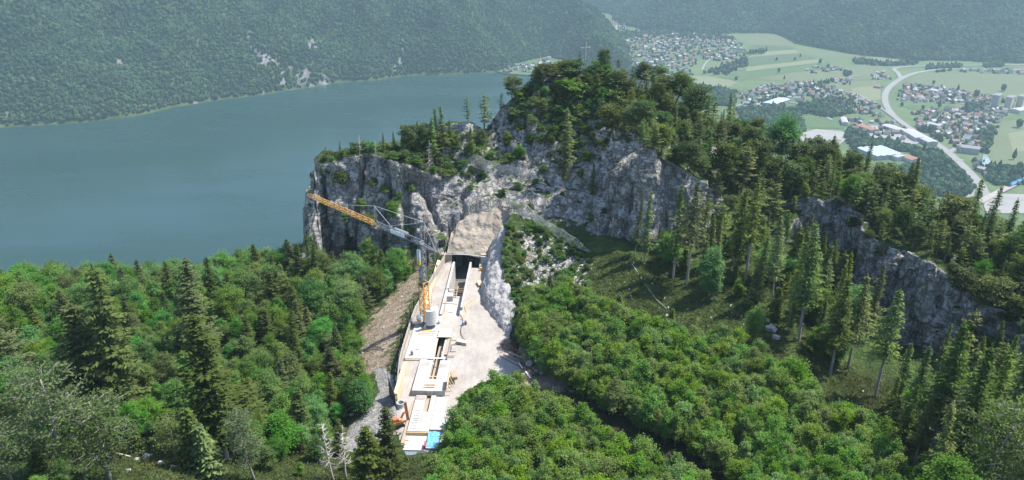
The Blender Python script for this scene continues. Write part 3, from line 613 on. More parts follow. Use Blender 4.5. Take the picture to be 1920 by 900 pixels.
K['layered'] = [(conifer_trunk('pine_trunk', s, h, bs, M['bark'], .16), conifer_crown('pine_crown', s, h, rd, bs, M['pine'], .78, 6, -.06, .5, 1.2, 3.0, .30), h) for s, h, rd, bs in ((34, 10, 2.3, 2.2), (35, 11, 2.5, 3.0), (36, 8, 2.2, 1.6))]
K['pine'] = [(*pine_parts('pine', s, h, rd, bs, M['pine'], M['bark']), h) for s, h, rd, bs in ((41, 10, 2.5, 3.8), (42, 9, 2.7, 3.4), (43, 11, 2.5, 5.0), (44, 8, 2.4, 2.6))]
K['sparse'] = [(*pine_parts('sparse_pine', s, h, rd, bs, M['sparse'], M['greybark'], True, .24, 44), h) for s, h, rd, bs in ((51, 13, 3.2, 3.4), (52, 12, 3.6, 3.0))]
K['dead'] = [(*dead_tree_mesh('dead', s, h, M['deadwood']), h) for s, h in ((61, 9), (62, 8))]
K['young'] = [(conifer_trunk('young_trunk', s, h, .4, M['bark'], .09, False), conifer_crown('young_crown', s, h, rd, .4, M['spruce'], .30, 7, .2, .25, 1.3, 1, .24), h) for s, h, rd in ((71, 6.5, 1.5), (72, 5.5, 1.35))]
K['shrub'] = [(broad_trunk('shrub_stems', s, h, rd, .3, M['bark'], .05), broad_crown('shrub_foliage', s, h, rd, .1, 16, 1000, .13, M['shrub']), h) for s, h, rd in ((81, 1.8, 1.2), (82, 2.4, 1.3), (83, 1.5, 1.4))]
PART = {'shrub': ('stems', 'foliage'), 'dead': ('trunk', 'branch_work')}
NAME = {'beech': 'beech_tree', 'maple': 'broadleaf_tree', 'spruce': 'spruce_tree', 'fir': 'fir_tree', 'pine': 'pine_tree', 'sparse': 'thin_pine_tree', 'dead': 'dead_tree', 'young': 'young_conifer', 'shrub': 'shrub', 'layered': 'pine_tree'}
CAT = {'shrub': 'shrub'}
COUNT = {}
AUTO = []
def plant(kind, loc, h, label, group=None, var=None, rz=None, wid=1.0, tilt=(0, 0), auto=False):
    L = K[kind]; var = random.randrange(len(L)) if var is None else var; tm, cm, h0 = L[var]; s = h/h0
    o = bpy.data.objects.new(NAME[kind], None); COL.objects.link(o); o.empty_display_size = .3
    if tilt == (0, 0): tilt = (random.gauss(0, .03), random.gauss(0, .03))
    o.location = loc; o.rotation_euler = (tilt[0], tilt[1], random.uniform(0, 6.28) if rz is None else rz); o.scale = (s*wid, s*wid, s)
    tag(o, label, CAT.get(kind, 'tree'), group); COUNT[kind] = COUNT.get(kind, 0)+1
    if auto: AUTO.append((o, label, Vector((loc[0], loc[1], loc[2]+h*.6))))
    a, c = PART.get(kind, ('trunk', 'crown'))
    for nm, me in ((a, tm), (c, cm)):
        q = bpy.data.objects.new(nm, me); COL.objects.link(q); q.parent = o
        if nm == 'branch_work': q['kind'] = 'stuff'
    return o
# ---- masses nobody could count: points carrying instances
def gn_instances(name, pts, scales, rots, meshes, kind='stuff', parent=None):
    """one object: a cloud of points, each standing for one of the meshes"""
    n = len(pts); me = bpy.data.meshes.new(name); me.vertices.add(n); me.vertices.foreach_set('co', np.asarray(pts, np.float32).ravel())
    a = me.attributes.new('sc', 'FLOAT_VECTOR', 'POINT'); a.data.foreach_set('vector', np.asarray(scales, np.float32).ravel())
    a = me.attributes.new('rot', 'FLOAT_VECTOR', 'POINT'); a.data.foreach_set('vector', np.asarray(rots, np.float32).ravel())
    a = me.attributes.new('idx', 'INT', 'POINT'); a.data.foreach_set('value', RNG.integers(0, len(meshes), n).astype(np.int32))
    o = link(name, me, parent); tag(o, kind=kind)
    ng = bpy.data.node_groups.new(name, 'GeometryNodeTree'); ng.interface.new_socket('Geometry', in_out='INPUT', socket_type='NodeSocketGeometry'); ng.interface.new_socket('Geometry', in_out='OUTPUT', socket_type='NodeSocketGeometry')
    gi = ng.nodes.new('NodeGroupInput'); go = ng.nodes.new('NodeGroupOutput'); ip = ng.nodes.new('GeometryNodeInstanceOnPoints')
    g2i = ng.nodes.new('GeometryNodeGeometryToInstance')
    hid = []
    for m in reversed(meshes):
        so_ = bpy.data.objects.new(m.name+'_source', m); hid.append(so_)      # never linked to the scene
        oi = ng.nodes.new('GeometryNodeObjectInfo'); oi.inputs['Object'].default_value = so_; ng.links.new(oi.outputs['Geometry'], g2i.inputs[0])
    ng.links.new(gi.outputs[0], ip.inputs['Points']); ng.links.new(g2i.outputs[0], ip.inputs['Instance']); ip.inputs['Pick Instance'].default_value = True
    for nm, sock, ty in (('sc', 'Scale', 'FLOAT_VECTOR'), ('rot', 'Rotation', 'FLOAT_VECTOR'), ('idx', 'Instance Index', 'INT')):
        na = ng.nodes.new('GeometryNodeInputNamedAttribute'); na.data_type = ty; na.inputs[0].default_value = nm; ng.links.new(na.outputs[0], ip.inputs[sock])
    ng.links.new(ip.outputs[0], go.inputs[0]); md = o.modifiers.new('scatter', 'NODES'); md.node_group = ng
    return o
def far_crown(name, seed, conif):
    r = np.random.default_rng(seed); bm = bmesh.new(); bmesh.ops.create_icosphere(bm, subdivisions=2, radius=1)
    for v in bm.verts:
        p = v.co.copy(); k = 1+.42*float(noise(p.x*1.9+seed, p.y*1.9, p.z*1.9))+r.uniform(-.10, .10)
        if conif: z = (p.z+1)/2; v.co = Vector((p.x*k*(1.08-z)*.95, p.y*k*(1.08-z)*.95, -.2+z*2.6))
        else: v.co = Vector((p.x*k, p.y*k, .75+p.z*k*.95))
    me = bpy.data.meshes.new(name); bm.to_mesh(me); bm.free(); fattr(me, 'tint', np.clip(r.uniform(.2, .8)+r.normal(size=len(me.polygons))*.22, 0, 1)); me.materials.append(M['far']); return me
FARM = [far_crown('far_crown', 3+i, i % 4 == 3) for i in range(8)]
for nm, q, s0 in zip(('lake_mountain_forest', 'valley_mountain_forest'), fpts, (4.7, 6.0)):
    n = len(q); s = s0*RNG.uniform(.6, 1.35, n)*(1+.25*noise(q[:, 0]/60, q[:, 1]/60)); scl = np.stack([s, s, s*RNG.uniform(.85, 1.35, n)], -1); rot = np.zeros((n, 3)); rot[:, 2] = RNG.uniform(0, 6.28, n)
    o = gn_instances(nm, q, scl, rot, FARM); tag(o, 'hazy wood covering the mountain %s' % ('across the lake' if nm[0] == 'l' else 'behind the valley'), 'forest')
# ------------------------------------------------------------------ where the near plants stand
tri = None
def scatter(poly, spacing, n_try, seed, zmax_slope=.45, rows=None, back=False, jitter=0):
    """points on the hillside whose foot shows inside the outline, no two closer than spacing"""
    r = np.random.default_rng(seed); out = []; cell = {}; x0, x1 = min(p[0] for p in poly), max(p[0] for p in poly); y0, y1 = min(p[1] for p in poly), max(p[1] for p in poly)
    # area-weighted candidates out of the sheet
    m = inpoly(HPX, HPY, poly)
    if rows is not None: rm = np.zeros_like(m); rm[:, rows[0]:rows[1]] = True; m &= rm
    m &= ~pm
    ids = np.flatnonzero(m.ravel())
    if not len(ids): return out
    Vf = V.reshape(-1, 3); A = AREA.ravel()[ids]; pick = r.choice(ids, size=n_try, p=A/A.sum())
    for i in pick:
        p = Vf[i]+np.array([r.uniform(-.3, .3), r.uniform(-.3, .3), 0])
        if NRM.reshape(-1, 3)[i, 2] < zmax_slope: continue
        kx, ky = int(p[0]//spacing), int(p[1]//spacing)
        if any((q[0]-p[0])**2+(q[1]-p[1])**2 < spacing*spacing for a in (-1, 0, 1) for b_ in (-1, 0, 1) for q in cell.get((kx+a, ky+b_), ())): continue
        cell.setdefault((kx, ky), []).append(p); out.append(Vector(p))
    return out
du = np.gradient(V, axis=0); dv = np.gradient(V, axis=1); NRM = np.cross(du, dv); AREA = np.linalg.norm(NRM, axis=-1); NRM /= AREA[..., None]+1e-9
if NRM[nc//2, 60, 2] < 0: NRM = -NRM
keep = []    # feet of hand-placed trees
def atp(px, py):
    for k in range(24):
        h, n = hit(px, py+2*k)
        if h is not None and h.z > -60: return h
    return None
def hand(kind, px, py, top, label, group=None, var=None, wid=1.0, tilt=(0, 0), sink=.0):
    if kind in ('spruce', 'fir', 'young'): wid *= 1.15
    """a tree whose foot shows at (px,py) and whose tip reaches row top"""
    h = atp(px, py)
    if h is None: print('no ground', kind, px, py); return
    dep = proj(h)[2][0]; H = 10.0
    for _ in range(6):
        t = proj((h.x, h.y, h.z+H))[1][0]; H *= (py-top)/max(1.0, py-t)
    keep.append((h.x, h.y, kind)); return plant(kind, (h.x, h.y, h.z-.15-sink), H, label, group, var, None, wid, tilt)
# --- spruces on the bare slope under the crag and at the right
SPR = [(1262, 520, 345, 4, .95, 'spruce with a bare lower trunk, left of the pair before the grey cliff'), (1288, 532, 340, 2, 1.0, 'tall spruce, right of the pair before the grey cliff'),
 (1375, 508, 350, 1, .9, 'dense spruce standing behind the pale leafy tree'), (1398, 524, 338, 2, 1.05, 'tall spruce on the slope below the dark pines, bare foot'),
 (1446, 575, 405, 0, .85, 'slim spruce left of the tall sunlit group'), (1478, 612, 425, 4, .95, 'sunlit spruce with long thin trunk in the middle of the slope'), (1497, 640, 418, 0, 1.0, 'tallest sunlit spruce on the slope before the right cliff'),
 (1530, 590, 455, 3, .9, 'short spruce in front of the right cliff'), (1556, 705, 520, 0, 1.0, 'spruce with leaning bare trunk under the right cliff'), (1590, 690, 515, 2, 1.1, 'broad spruce before the lower right rock face'),
 (1622, 640, 490, 1, .75, 'narrow spruce against the pale right rock face'), (1640, 745, 540, 2, 1.1, 'solitary tall spruce standing on the grassy patch, trunk leaning right'), (1695, 825, 640, 1, .8, 'slender spruce at the dark right wood edge'),
 (1742, 860, 600, 0, 1.0, 'tall spruce in the dark wood at the right, twin trunks below'), (1770, 840, 640, 3, 1.0, 'smaller spruce beside the twin trunks at the right'), (1790, 900, 650, 1, 1.0, 'spruce with pale sprays in the right wood'),
 (1828, 905, 655, 4, 1.0, 'thin leaning spruce with a long bare trunk at lower right'), (1868, 880, 650, 1, 1.1, 'broad spruce at the right edge of the picture'), (1905, 900, 665, 0, 1.1, 'spruce cut by the right edge of the picture'),
 (1420, 545, 440, 3, .8, 'small dark spruce in the gap of the slope'), (1330, 500, 400, 3, .8, 'small shaded spruce behind the pale leafy tree'), (1208, 490, 350, 3, .6, 'thin spruce against the big grey cliff'), (1190, 480, 355, 1, .5, 'lanky spruce with sparse crown before the big grey cliff'),
 (1580, 560, 470, 3, .9, 'low spruce in the hollow between the two right cliffs'), (1506, 520, 400, 1, .8, 'spruce beside the dark cleft of the right cliff'), (1665, 790, 700, 3, .9, 'young spruce on the sunny clearing at right'), (1560, 640, 560, 3, .8, 'spruce top in the shade of the right cliff')]
for px, py, top, v, wd, lb in SPR: hand('spruce', px, py, top, lb, 'spruces on the slope below the crag', v, wd)
LFY = [('maple', 1334, 560, 452, 'pale green leafy tree alone in the shade of the slope', .75), ('maple', 1412, 640, 566, 'small bright leafy tree on the sunny edge of the slope', .7), ('maple', 1880, 800, 700, 'fresh green leafy tree in the dark wood at the right edge', 1.0),
       ('maple', 1462, 300, 208, 'round leafy tree on the crest beside the dark pines', 1.15), ('maple', 1700, 760, 690, 'leafy tree at the top of the right thicket', .9), ('maple', 1555, 310, 255, 'leafy tree on the crest left of the pale quarry', .9)]
for k, px, py, top, lb, wd in LFY: hand(k, px, py, top, lb, None, None, wd)
# --- the two pines and others on the skyline of the crag
PIN = [(878, 232, 180, 0, 'dark pine on the left skyline rock, left of a pair', 1.0), (908, 222, 168, 2, 'tall pine on the left skyline rock, right of a pair', 1.0), (938, 212, 172, 1, 'pine leaning over the lake beside the summit rocks', 1.0), (960, 190, 142, 3, 'wide pine on the left shoulder of the summit', 1.2),
 (1088, 138, 92, 3, 'thin two-headed pine below the summit cross', .55), (1020, 165, 118, 1, 'bushy pine on the left of the summit', 1.3), (1060, 150, 112, 3, 'pine at the very top of the crag', 1.2), (1125, 160, 122, 1, 'brownish pine right of the summit cross', 1.3),
 (1160, 175, 128, 3, 'broad pine on the right shoulder of the summit', 1.3), (1225, 180, 134, 2, 'pine near the leafy tree on the right shoulder', 1.1), (1262, 205, 132, 0, 'big dark pine standing out before the village', 1.25), (1300, 240, 160, 1, 'flat-topped pine on the descending crest', 1.2), (1325, 245, 170, 2, 'tall pine against the green fields', 1.0),
 (1205, 250, 188, 1, 'pine with spreading crown above the big cliff', 1.3), (1240, 290, 230, 3, 'small pine on the cliff top', 1.1), (1180, 215, 160, 0, 'dense pine behind the cliff top', 1.2), (1285, 330, 262, 1, 'lone flat pine at the cliff brow', 1.0), (1265, 325, 270, 3, 'little pine beside the lone flat pine at the cliff brow', .9),
 (1340, 350, 265, 0, 'reddish-brown pine on the wooded flank', 1.3), (1390, 360, 270, 1, 'wide brownish pine in the middle of the flank', 1.4), (1420, 345, 265, 3, 'pine in front of the leafy crest tree', 1.3), (1350, 280, 215, 2, 'pine on the crest against the pale meadow', 1.1), (1395, 300, 235, 0, 'pine right of the lone dark spruce', 1.2), (1310, 290, 220, 3, 'pine behind the cliff brow', 1.3),
 (1560, 345, 280, 2, 'pine on the rim of the right cliff', 1.1), (1590, 348, 300, 1, 'low pine on the rim of the right cliff', 1.2), (1640, 375, 300, 0, 'spreading pine with dark leaning trunk on the right rim', 1.2), (1665, 385, 315, 1, 'pine pair member on the right rim path', 1.2), (1712, 405, 348, 1, 'umbrella-shaped pine with slanting trunk on the rim', 1.35), (1770, 430, 362, 3, 'crooked pine beside the rim path', 1.3),
 (1828, 465, 405, 1, 'umbrella pine near the end of the rim path', 1.3), (1858, 470, 410, 3, 'low pine at the end of the rim path', 1.2), (1480, 370, 300, 0, 'brown pine left of the right cliff', 1.3), (1450, 420, 340, 1, 'pine over the dark gully left of the right cliff', 1.2), (1510, 345, 290, 3, 'pine at the left rim of the right cliff', 1.1),
 (1890, 560, 480, 0, 'scrubby pine at the right edge under the rim', 1.2), (1800, 560, 500, 3, 'grey scrubby pine on the right rock steps', 1.2), (1850, 600, 520, 1, 'straggly pine on the right rock steps', 1.3), (800, 285, 228, 1, 'pine left of the pale rock horn', .9), (770, 288, 232, 3, 'wide pine on the left clifftop', 1.0), (1900, 640, 560, 2, 'straggly pine at the right edge above the wood', 1.2), (1150, 260, 195, 3, 'pine over the cleft in the crag', 1.2)]
for i, (px, py, top, v, lb, wd) in enumerate(PIN): hand('layered' if i in (0, 1, 2, 4, 7, 9, 12, 15, 19, 21, 23, 25, 33) else 'pine', px, py, top, lb, 'pines on the crag and its crest', v % 3 if i in (0, 1, 2, 4, 7, 9, 12, 15, 19, 21, 23, 25, 33) else v, wd)
for px, py, top, lb, v in [(1365, 250, 172, 'dark pointed spruce alone on the crest before the fields', 3), (1224, 165, 130, 'dark narrow spruce on the summit shoulder', 3), (1060, 330, 200, 'pale green slender spruce in the gully of the crag', 1), (1058, 345, 280, 'bright small spruce at the foot of the gully', 3), (1110, 372, 302, 'yellowish small spruce on the ledge above the rubble', 3),
        (820, 290, 200, 'thin tall spruce on the left skyline', 1), (832, 288, 196, 'spruce twin on the left skyline beside the rock horn', 3), (812, 300, 215, 'half dead spruce on the left skyline', 3), (882, 300, 236, 'short dense spruce clinging below the rock horn', 3), (1612, 360, 262, 'pointed spruce behind the right rim', 3), (1550, 330, 250, 'dark spruce on the crest below the quarry', 3), (1700, 395, 290, 'thin spruce behind the right rim', 1), (1690, 392, 300, 'second thin spruce behind the right rim', 3), (1808, 440, 330, 'pointed spruce before the roundabout', 3), (1840, 450, 345, 'spruce near the end of the road view', 1), (1880, 470, 372, 'spruce close to the right edge behind the rim', 3), (1905, 475, 370, 'last spruce at the right edge behind the rim', 1), (740, 282, 244, 'tiny spruce on the left clifftop', 3), (640, 292, 262, 'small spruce near the left tip of the clifftop', 3), (720, 286, 248, 'small spruce in the middle of the left clifftop', 1), (612, 298, 274, 'dwarf spruce at the left tip of the cliff', 3), (755, 280, 240, 'slender spruce right of the tiny clifftop spruce', 1), (785, 280, 225, 'dense spruce left of the thin skyline spruces', 3), (846, 285, 222, 'slender spruce left of the pale rock horn', 1), (660, 290, 268, 'little spruce beside the bare clifftop tree', 3)]:
    hand('spruce', px, py, top, lb, 'spruces on the crest', v, .95)
# --- left foreground: big firs, thin pines, dead trees
FIR = [(236, 770, 500, 0, 'dark fir with a ragged pointed top standing against the lake', .8), (380, 690, 500, 2, 'tall dark fir with flat layered branches beside the lake view', 1.0), (178, 765, 580, 1, 'broad dark fir left of the ragged fir', 1.2), (425, 860, 600, 2, 'huge fir in the left foreground, dark shadow at its foot', 1.1), (15, 720, 560, 0, 'olive fir cut by the left edge', 1.2),
 (560, 700, 628, 1, 'fir top with bare trunk in the leafy wood', .7), (628, 740, 655, 1, 'dark cone-shaped fir near the soil bank', 1.1), (515, 590, 512, 0, 'dark fir in the wood below the left cliff', 1.2), (560, 610, 535, 2, 'second dark fir in the wood below the left cliff', 1.1), (500, 640, 580, 1, 'small dark fir among the leafy trees', 1.1), (735, 905, 765, 0, 'dark fir in front of the rusty machine', .9), (690, 915, 800, 1, 'yellowish fir at the bottom beside the gravel track', 1.1), (660, 480, 418, 1, 'fir at the foot of the left cliff', .9)]
for px, py, top, v, lb, wd in FIR: hand('fir', px, py, top-(14 if py-top > 160 else 4), lb, 'firs in the left wood', v, wd*1.2)
for px, py, top, v, lb, wd in [(110, 905, 690, 0, 'thin grey-green pine with bare branches at lower left', 1.0), (205, 905, 745, 1, 'wide wispy grey pine in the left foreground', 1.15), (478, 900, 760, 0, 'light green thin pine in the foreground clearing', .75), (20, 905, 790, 1, 'wispy pine cut by the lower left corner', 1.1), (60, 830, 690, 0, 'pale thin pine behind the wispy pines at left', .9)]:
    hand('sparse', px, py, top, lb, 'thin pines in the left foreground', v, wd)
for px, py, top, v, lb, wd in [(628, 905, 790, 0, 'bleached dead tree in the bottom foreground left of the fir', 1.0), (650, 900, 800, 1, 'second bleached dead tree in the bottom foreground', 1.0), (675, 290, 252, 1, 'bare dead tree on the left clifftop', .8), (705, 290, 262, 0, 'grey dead tree on the clifftop near the bush', .8), (585, 450, 400, 1, 'dead spruce beside the left cliff edge', .6), (805, 345, 262, 0, 'pale dead pine on the cliff right of the left clifftop', .7), (1785, 860, 770, 1, 'dead trunk inside the dark right wood', .6)]:
    hand('dead', px, py, top, lb, 'dead trees', v, wd)
for px, py, top, v, lb in [(372, 885, 758, 0, 'young light green spruce in the left foreground clearing'), (392, 895, 790, 1, 'smaller young spruce beside the clearing'), (1120, 590, 540, 0, 'young spruce at the upper edge of the thicket'), (1030, 560, 512, 1, 'young spruce beside the rubble slope'), (1160, 600, 548, 1, 'small young spruce in the middle of the thicket edge'), (1255, 625, 575, 0, 'young spruce on the sunny strip above the thicket'), (850, 905, 868, 1, 'yellowish young spruce in the bottom thicket')]:
    hand('young', px, py, top, lb, 'young conifers', v)
# --- masses
def far_from(p, d, kinds=None): return all((p.x-a)**2+(p.y-b_)**2 > d*d for a, b_, k in keep)
cand = []
LOWT = [(800, 985), (842, 870), (862, 815), (876, 768), (930, 748), (990, 760), (1045, 800), (1105, 836), (1195, 882), (1285, 934), (1340, 985), (1420, 1080), (700, 1080)]
UPT = [(972, 640), (985, 600), (1010, 575), (1060, 560), (1150, 605), (1250, 650), (1330, 668), (1420, 692), (1480, 735), (1540, 790), (1620, 830), (1680, 880), (1720, 960), (1740, 1080), (1480, 1080), (1400, 930), (1310, 868), (1215, 818), (1130, 772), (1060, 732), (1010, 700)]
for nm, q, sp, nt_ in (('low', LOWT, 1.62, 18000), ('up', UPT, 1.66, 32000)):
    for p in scatter(q, sp, nt_, 5 if nm == 'low' else 6, .3, (0, rr[4])):
        if far_from(p, 1.2): cand.append((nm, p))
def prox(p): d = (p-CAM).length; return d
cand.sort(key=lambda c: prox(c[1]))
def lab_thicket(nm, p):
    x, y, _ = proj(p); x, y = x[0], y[0]
    if nm == 'low':
        a = 'at the shaded far rim' if y < 800 else ('beside the concrete slabs' if x < 900 else ('next to the dark path gap' if x > 1130 else 'in the middle'))
        return 'young leafy beech in the thicket nearest the bottom, %s' % a
    a = 'beside the log heap' if x < 1060 else ('at its upper sunny rim' if y < 690 and x < 1400 else ('at its lower right corner' if x > 1500 else ('along the dark path gap' if y > 760+ (x-1130)*.5 else 'in its middle')))
    return 'young leafy beech in the large thicket right of the site, %s' % a
rest = []; nb_ = 0
for nm, p in cand:
    x, y, _ = proj((p.x, p.y, p.z+6)); vis = -30 < x[0] < 1950 and y[0] < 915
    if not vis: continue
    hh = random.uniform(4.6, 8.2)*(1.0 if nm == 'low' else .96)
    if nb_ < 290: plant('beech', (p.x, p.y, p.z-.1), hh, 'young beech of the %s thicket' % ('lower' if nm == 'low' else 'upper'), 'young beeches of the thickets', None, None, random.uniform(.72, 1.05), auto=True); nb_ += 1
    else: rest.append((p, hh))
print('beech individuals', nb_, 'rest', len(rest))
def crowd(name, items, meshes_pairs, label):
    pts = [tuple(p) for p, h in items]; sc_ = [(h/h0, h/h0, h/h0) for p, h in items for h0 in (7.0,)]; rt = [(0, 0, random.uniform(0, 6.28)) for _ in items]
    both = []
    for tm, cm, h0 in meshes_pairs:                     # trunk and crown together as one source mesh
        bm = bmesh.new(); bm.from_mesh(cm); lay = bm.faces.layers.float.get('tint'); k = len(bm.faces); bm.from_mesh(tm); bm.faces.ensure_lookup_table()
        for f in bm.faces[k:]: f.material_index = 1
        m2 = bpy.data.meshes.new(name+'_source'); bm.to_mesh(m2); bm.free(); m2.materials.append(cm.materials[0]); m2.materials.append(tm.materials[0]); both.append(m2)
    o = gn_instances(name, pts, sc_, rt, both); return tag(o, label, 'thicket')
if rest: crowd('beech_thicket', rest, K['beech'], 'farther beeches of the dense thicket')
# left wood
LW = [(-160, 500), (60, 500), (180, 500), (290, 490), (420, 470), (500, 460), (575, 460), (620, 500), (700, 500), (770, 505), (765, 520), (735, 548), (690, 588), (662, 630), (664, 700), (690, 742), (680, 770), (640, 800), (560, 850), (470, 850), (440, 840), (330, 830), (240, 840), (150, 830), (60, 850), (-160, 900)]
nl = 0; nmap = 0; lrest = []
for p in sorted(scatter(LW, 3.3, 22000, 8, .2, (0, rr[7])), key=prox):
    if not far_from(p, 2.3): continue
    if not seen((p.x, p.y, p.z+8)): continue
    x, y, dd = proj(p); x, y = x[0], y[0]
    if y < 640 and not seen((p.x, p.y, p.z+11)): continue
    near = y > 720; r_ = random.random(); where = 'beside the soil bank' if x > 620 and y > 560 else ('under the left cliff' if x > 540 and y < 620 else ('along the lake rim' if y < 640 else ('near the left edge' if x < 160 else ('behind the foreground clearing' if y > 760 else 'in its middle'))))
    if r_ < .88 and nmap >= 225: lrest.append((p, random.uniform(5.5, 11)))
    elif r_ < .88: nmap += 1; plant('maple', (p.x, p.y, p.z-.2), random.uniform(5.0, 11.0)*(1.0 if y < 600 else (.85 if x > 520 else .74)), 'leafy tree of the left wood', 'leafy trees of the left wood', None, None, random.uniform(.85, 1.2), auto=True)
    elif r_ < .95: plant('fir', (p.x, p.y, p.z-.2), random.uniform(9, 14), 'dark fir of the left wood', 'conifers mixed into the left wood', None, None, 1.2, auto=True)
    else: plant('young', (p.x, p.y, p.z-.2), random.uniform(6, 9), 'slim light conifer of the left wood', 'conifers mixed into the left wood', auto=True)
    nl += 1
if lrest: crowd('far_left_wood', [(p, h*7/12) for p, h in lrest], K['maple'], 'farther leafy trees of the left wood by the lake')
print('left wood', nl)
for q, sp, nt_, sd, ks, hr_, noun, grp in (([(1240, 470), (1330, 450), (1420, 460), (1500, 455), (1560, 500), (1600, 580), (1580, 680), (1520, 670), (1440, 590), (1330, 530), (1250, 515)], 4.0, 1200, 71, ['spruce', 'spruce', 'spruce', 'maple', 'young'], (7, 14), {'spruce': 'spruce', 'maple': 'leafy tree', 'young': 'young conifer'}, 'trees of the shaded slope'),
        ([(1640, 740), (1740, 780), (1830, 800), (1930, 760), (1960, 900), (1900, 960), (1760, 960), (1690, 860)], 4.2, 900, 72, ['spruce', 'spruce', 'maple', 'sparse'], (9, 16), {'spruce': 'spruce', 'maple': 'leafy tree', 'sparse': 'thin pine'}, 'trees of the right wood'),
        ([(1755, 690), (1850, 680), (1935, 700), (1935, 790), (1780, 770)], 4.6, 500, 74, ['spruce', 'spruce', 'layered'], (9, 15), {'spruce': 'spruce', 'layered': 'slender pine'}, 'trees of the right cliff foot'),
        ([(-80, 780), (120, 800), (250, 830), (420, 845), (560, 850), (640, 830), (660, 900), (560, 905), (430, 865), (260, 860), (150, 930), (-80, 960)], 3.6, 700, 73, ['maple', 'maple', 'young', 'sparse', 'fir'], (4, 9), {'maple': 'leafy tree', 'young': 'young conifer', 'sparse': 'thin pine', 'fir': 'fir'}, 'trees of the left foreground')):
    for p in scatter(q, sp, nt_, sd, .2, (0, rr[5])):
        if not far_from(p, 2.0): continue
        k = random.choice(ks); plant(k, (p.x, p.y, p.z-.2), random.uniform(*hr_)*(.7 if k in ('maple', 'young') else 1), noun[k]+' of the '+grp[9:].strip(), grp, None, None, random.uniform(.9, 1.2), auto=True)
# pines and bushes over the crag, crest and far rim
CRAG = [(592, 300), (680, 290), (760, 275), (835, 260), (905, 255), (950, 210), (1000, 160), (1060, 135), (1110, 135), (1220, 170), (1300, 205), (1360, 240), (1440, 290), (1510, 322), (1600, 350), (1700, 410), (1800, 455), (1920, 510), (2050, 560), (2050, 700), (1900, 700), (1800, 620), (1750, 480), (1640, 440), (1600, 380), (1500, 380), (1440, 440), (1340, 440), (1280, 330), (1220, 290), (1130, 300), (1000, 300), (940, 300), (880, 310), (800, 330), (700, 310), (600, 320)]
npn = nsh = 0
for p in scatter([(1120, 130), (1300, 200), (1440, 285), (1510, 320), (1500, 370), (1470, 440), (1330, 450), (1290, 330), (1200, 280), (1120, 230)], 3.5, 5000, 21, .25, (rr[4], rr[7])):
    if not far_from(p, 2.0): continue
    x, y, _ = proj(p); where = 'high on the crest' if y[0] < 240 else ('above the big grey cliff' if x[0] < 1290 else 'on the dark wooded flank')
    k = random.choice(['pine', 'pine', 'layered', 'layered', 'spruce', 'maple']); plant(k, (p.x, p.y, p.z-.2), random.uniform(4.8, 8.5)*(.75 if k == 'maple' else 1), {'pine': 'broad pine', 'layered': 'slender pine', 'spruce': 'spruce', 'maple': 'leafy tree'}[k]+' of the crag wood', 'trees of the crag wood', None, None, random.uniform(1.0, 1.3), auto=True); npn += 1
for p in scatter([(990, 150), (1130, 130), (1160, 200), (1100, 240), (1000, 210), (950, 230)], 2.2, 2500, 22, .25, (rr[5], rr[7])):
    if not far_from(p, 1.4): continue
    plant(random.choice(['layered', 'shrub', 'maple', 'shrub']), (p.x, p.y, p.z-.2), random.uniform(2.6, 5.2), 'low tree on the summit', 'low trees on the summit', None, None, 1.2, auto=True); npn += 1
for p in scatter([(1500, 320), (1600, 345), (1700, 400), (1800, 450), (1950, 520), (1950, 420), (1800, 380), (1700, 340), (1560, 290)], 2.6, 6000, 23, -1, (rr[7], rr[8]))+scatter([(1490, 330), (1600, 343), (1700, 396), (1800, 446), (1900, 498), (1990, 540), (1990, 610), (1880, 570), (1780, 505), (1690, 455), (1610, 400), (1500, 372)], 2.7, 6000, 24, .2, (rr[5], rr[7]+8)):
    hh = random.uniform(5, 11)
    if p.z < -16 or not far_from(p, 1.3) or not seen((p.x, p.y, p.z+hh*.9)): continue
    k = random.choice(['pine', 'layered', 'spruce', 'maple', 'layered']); plant(k, (p.x, p.y, p.z-.2), hh*(.75 if k == 'maple' else 1), {'pine': 'pine', 'spruce': 'spruce', 'maple': 'leafy tree', 'layered': 'slender pine'}[k]+' behind the right rim', 'trees behind the right rim', None, None, 1.0 if k != 'spruce' else .8, auto=True); npn += 1
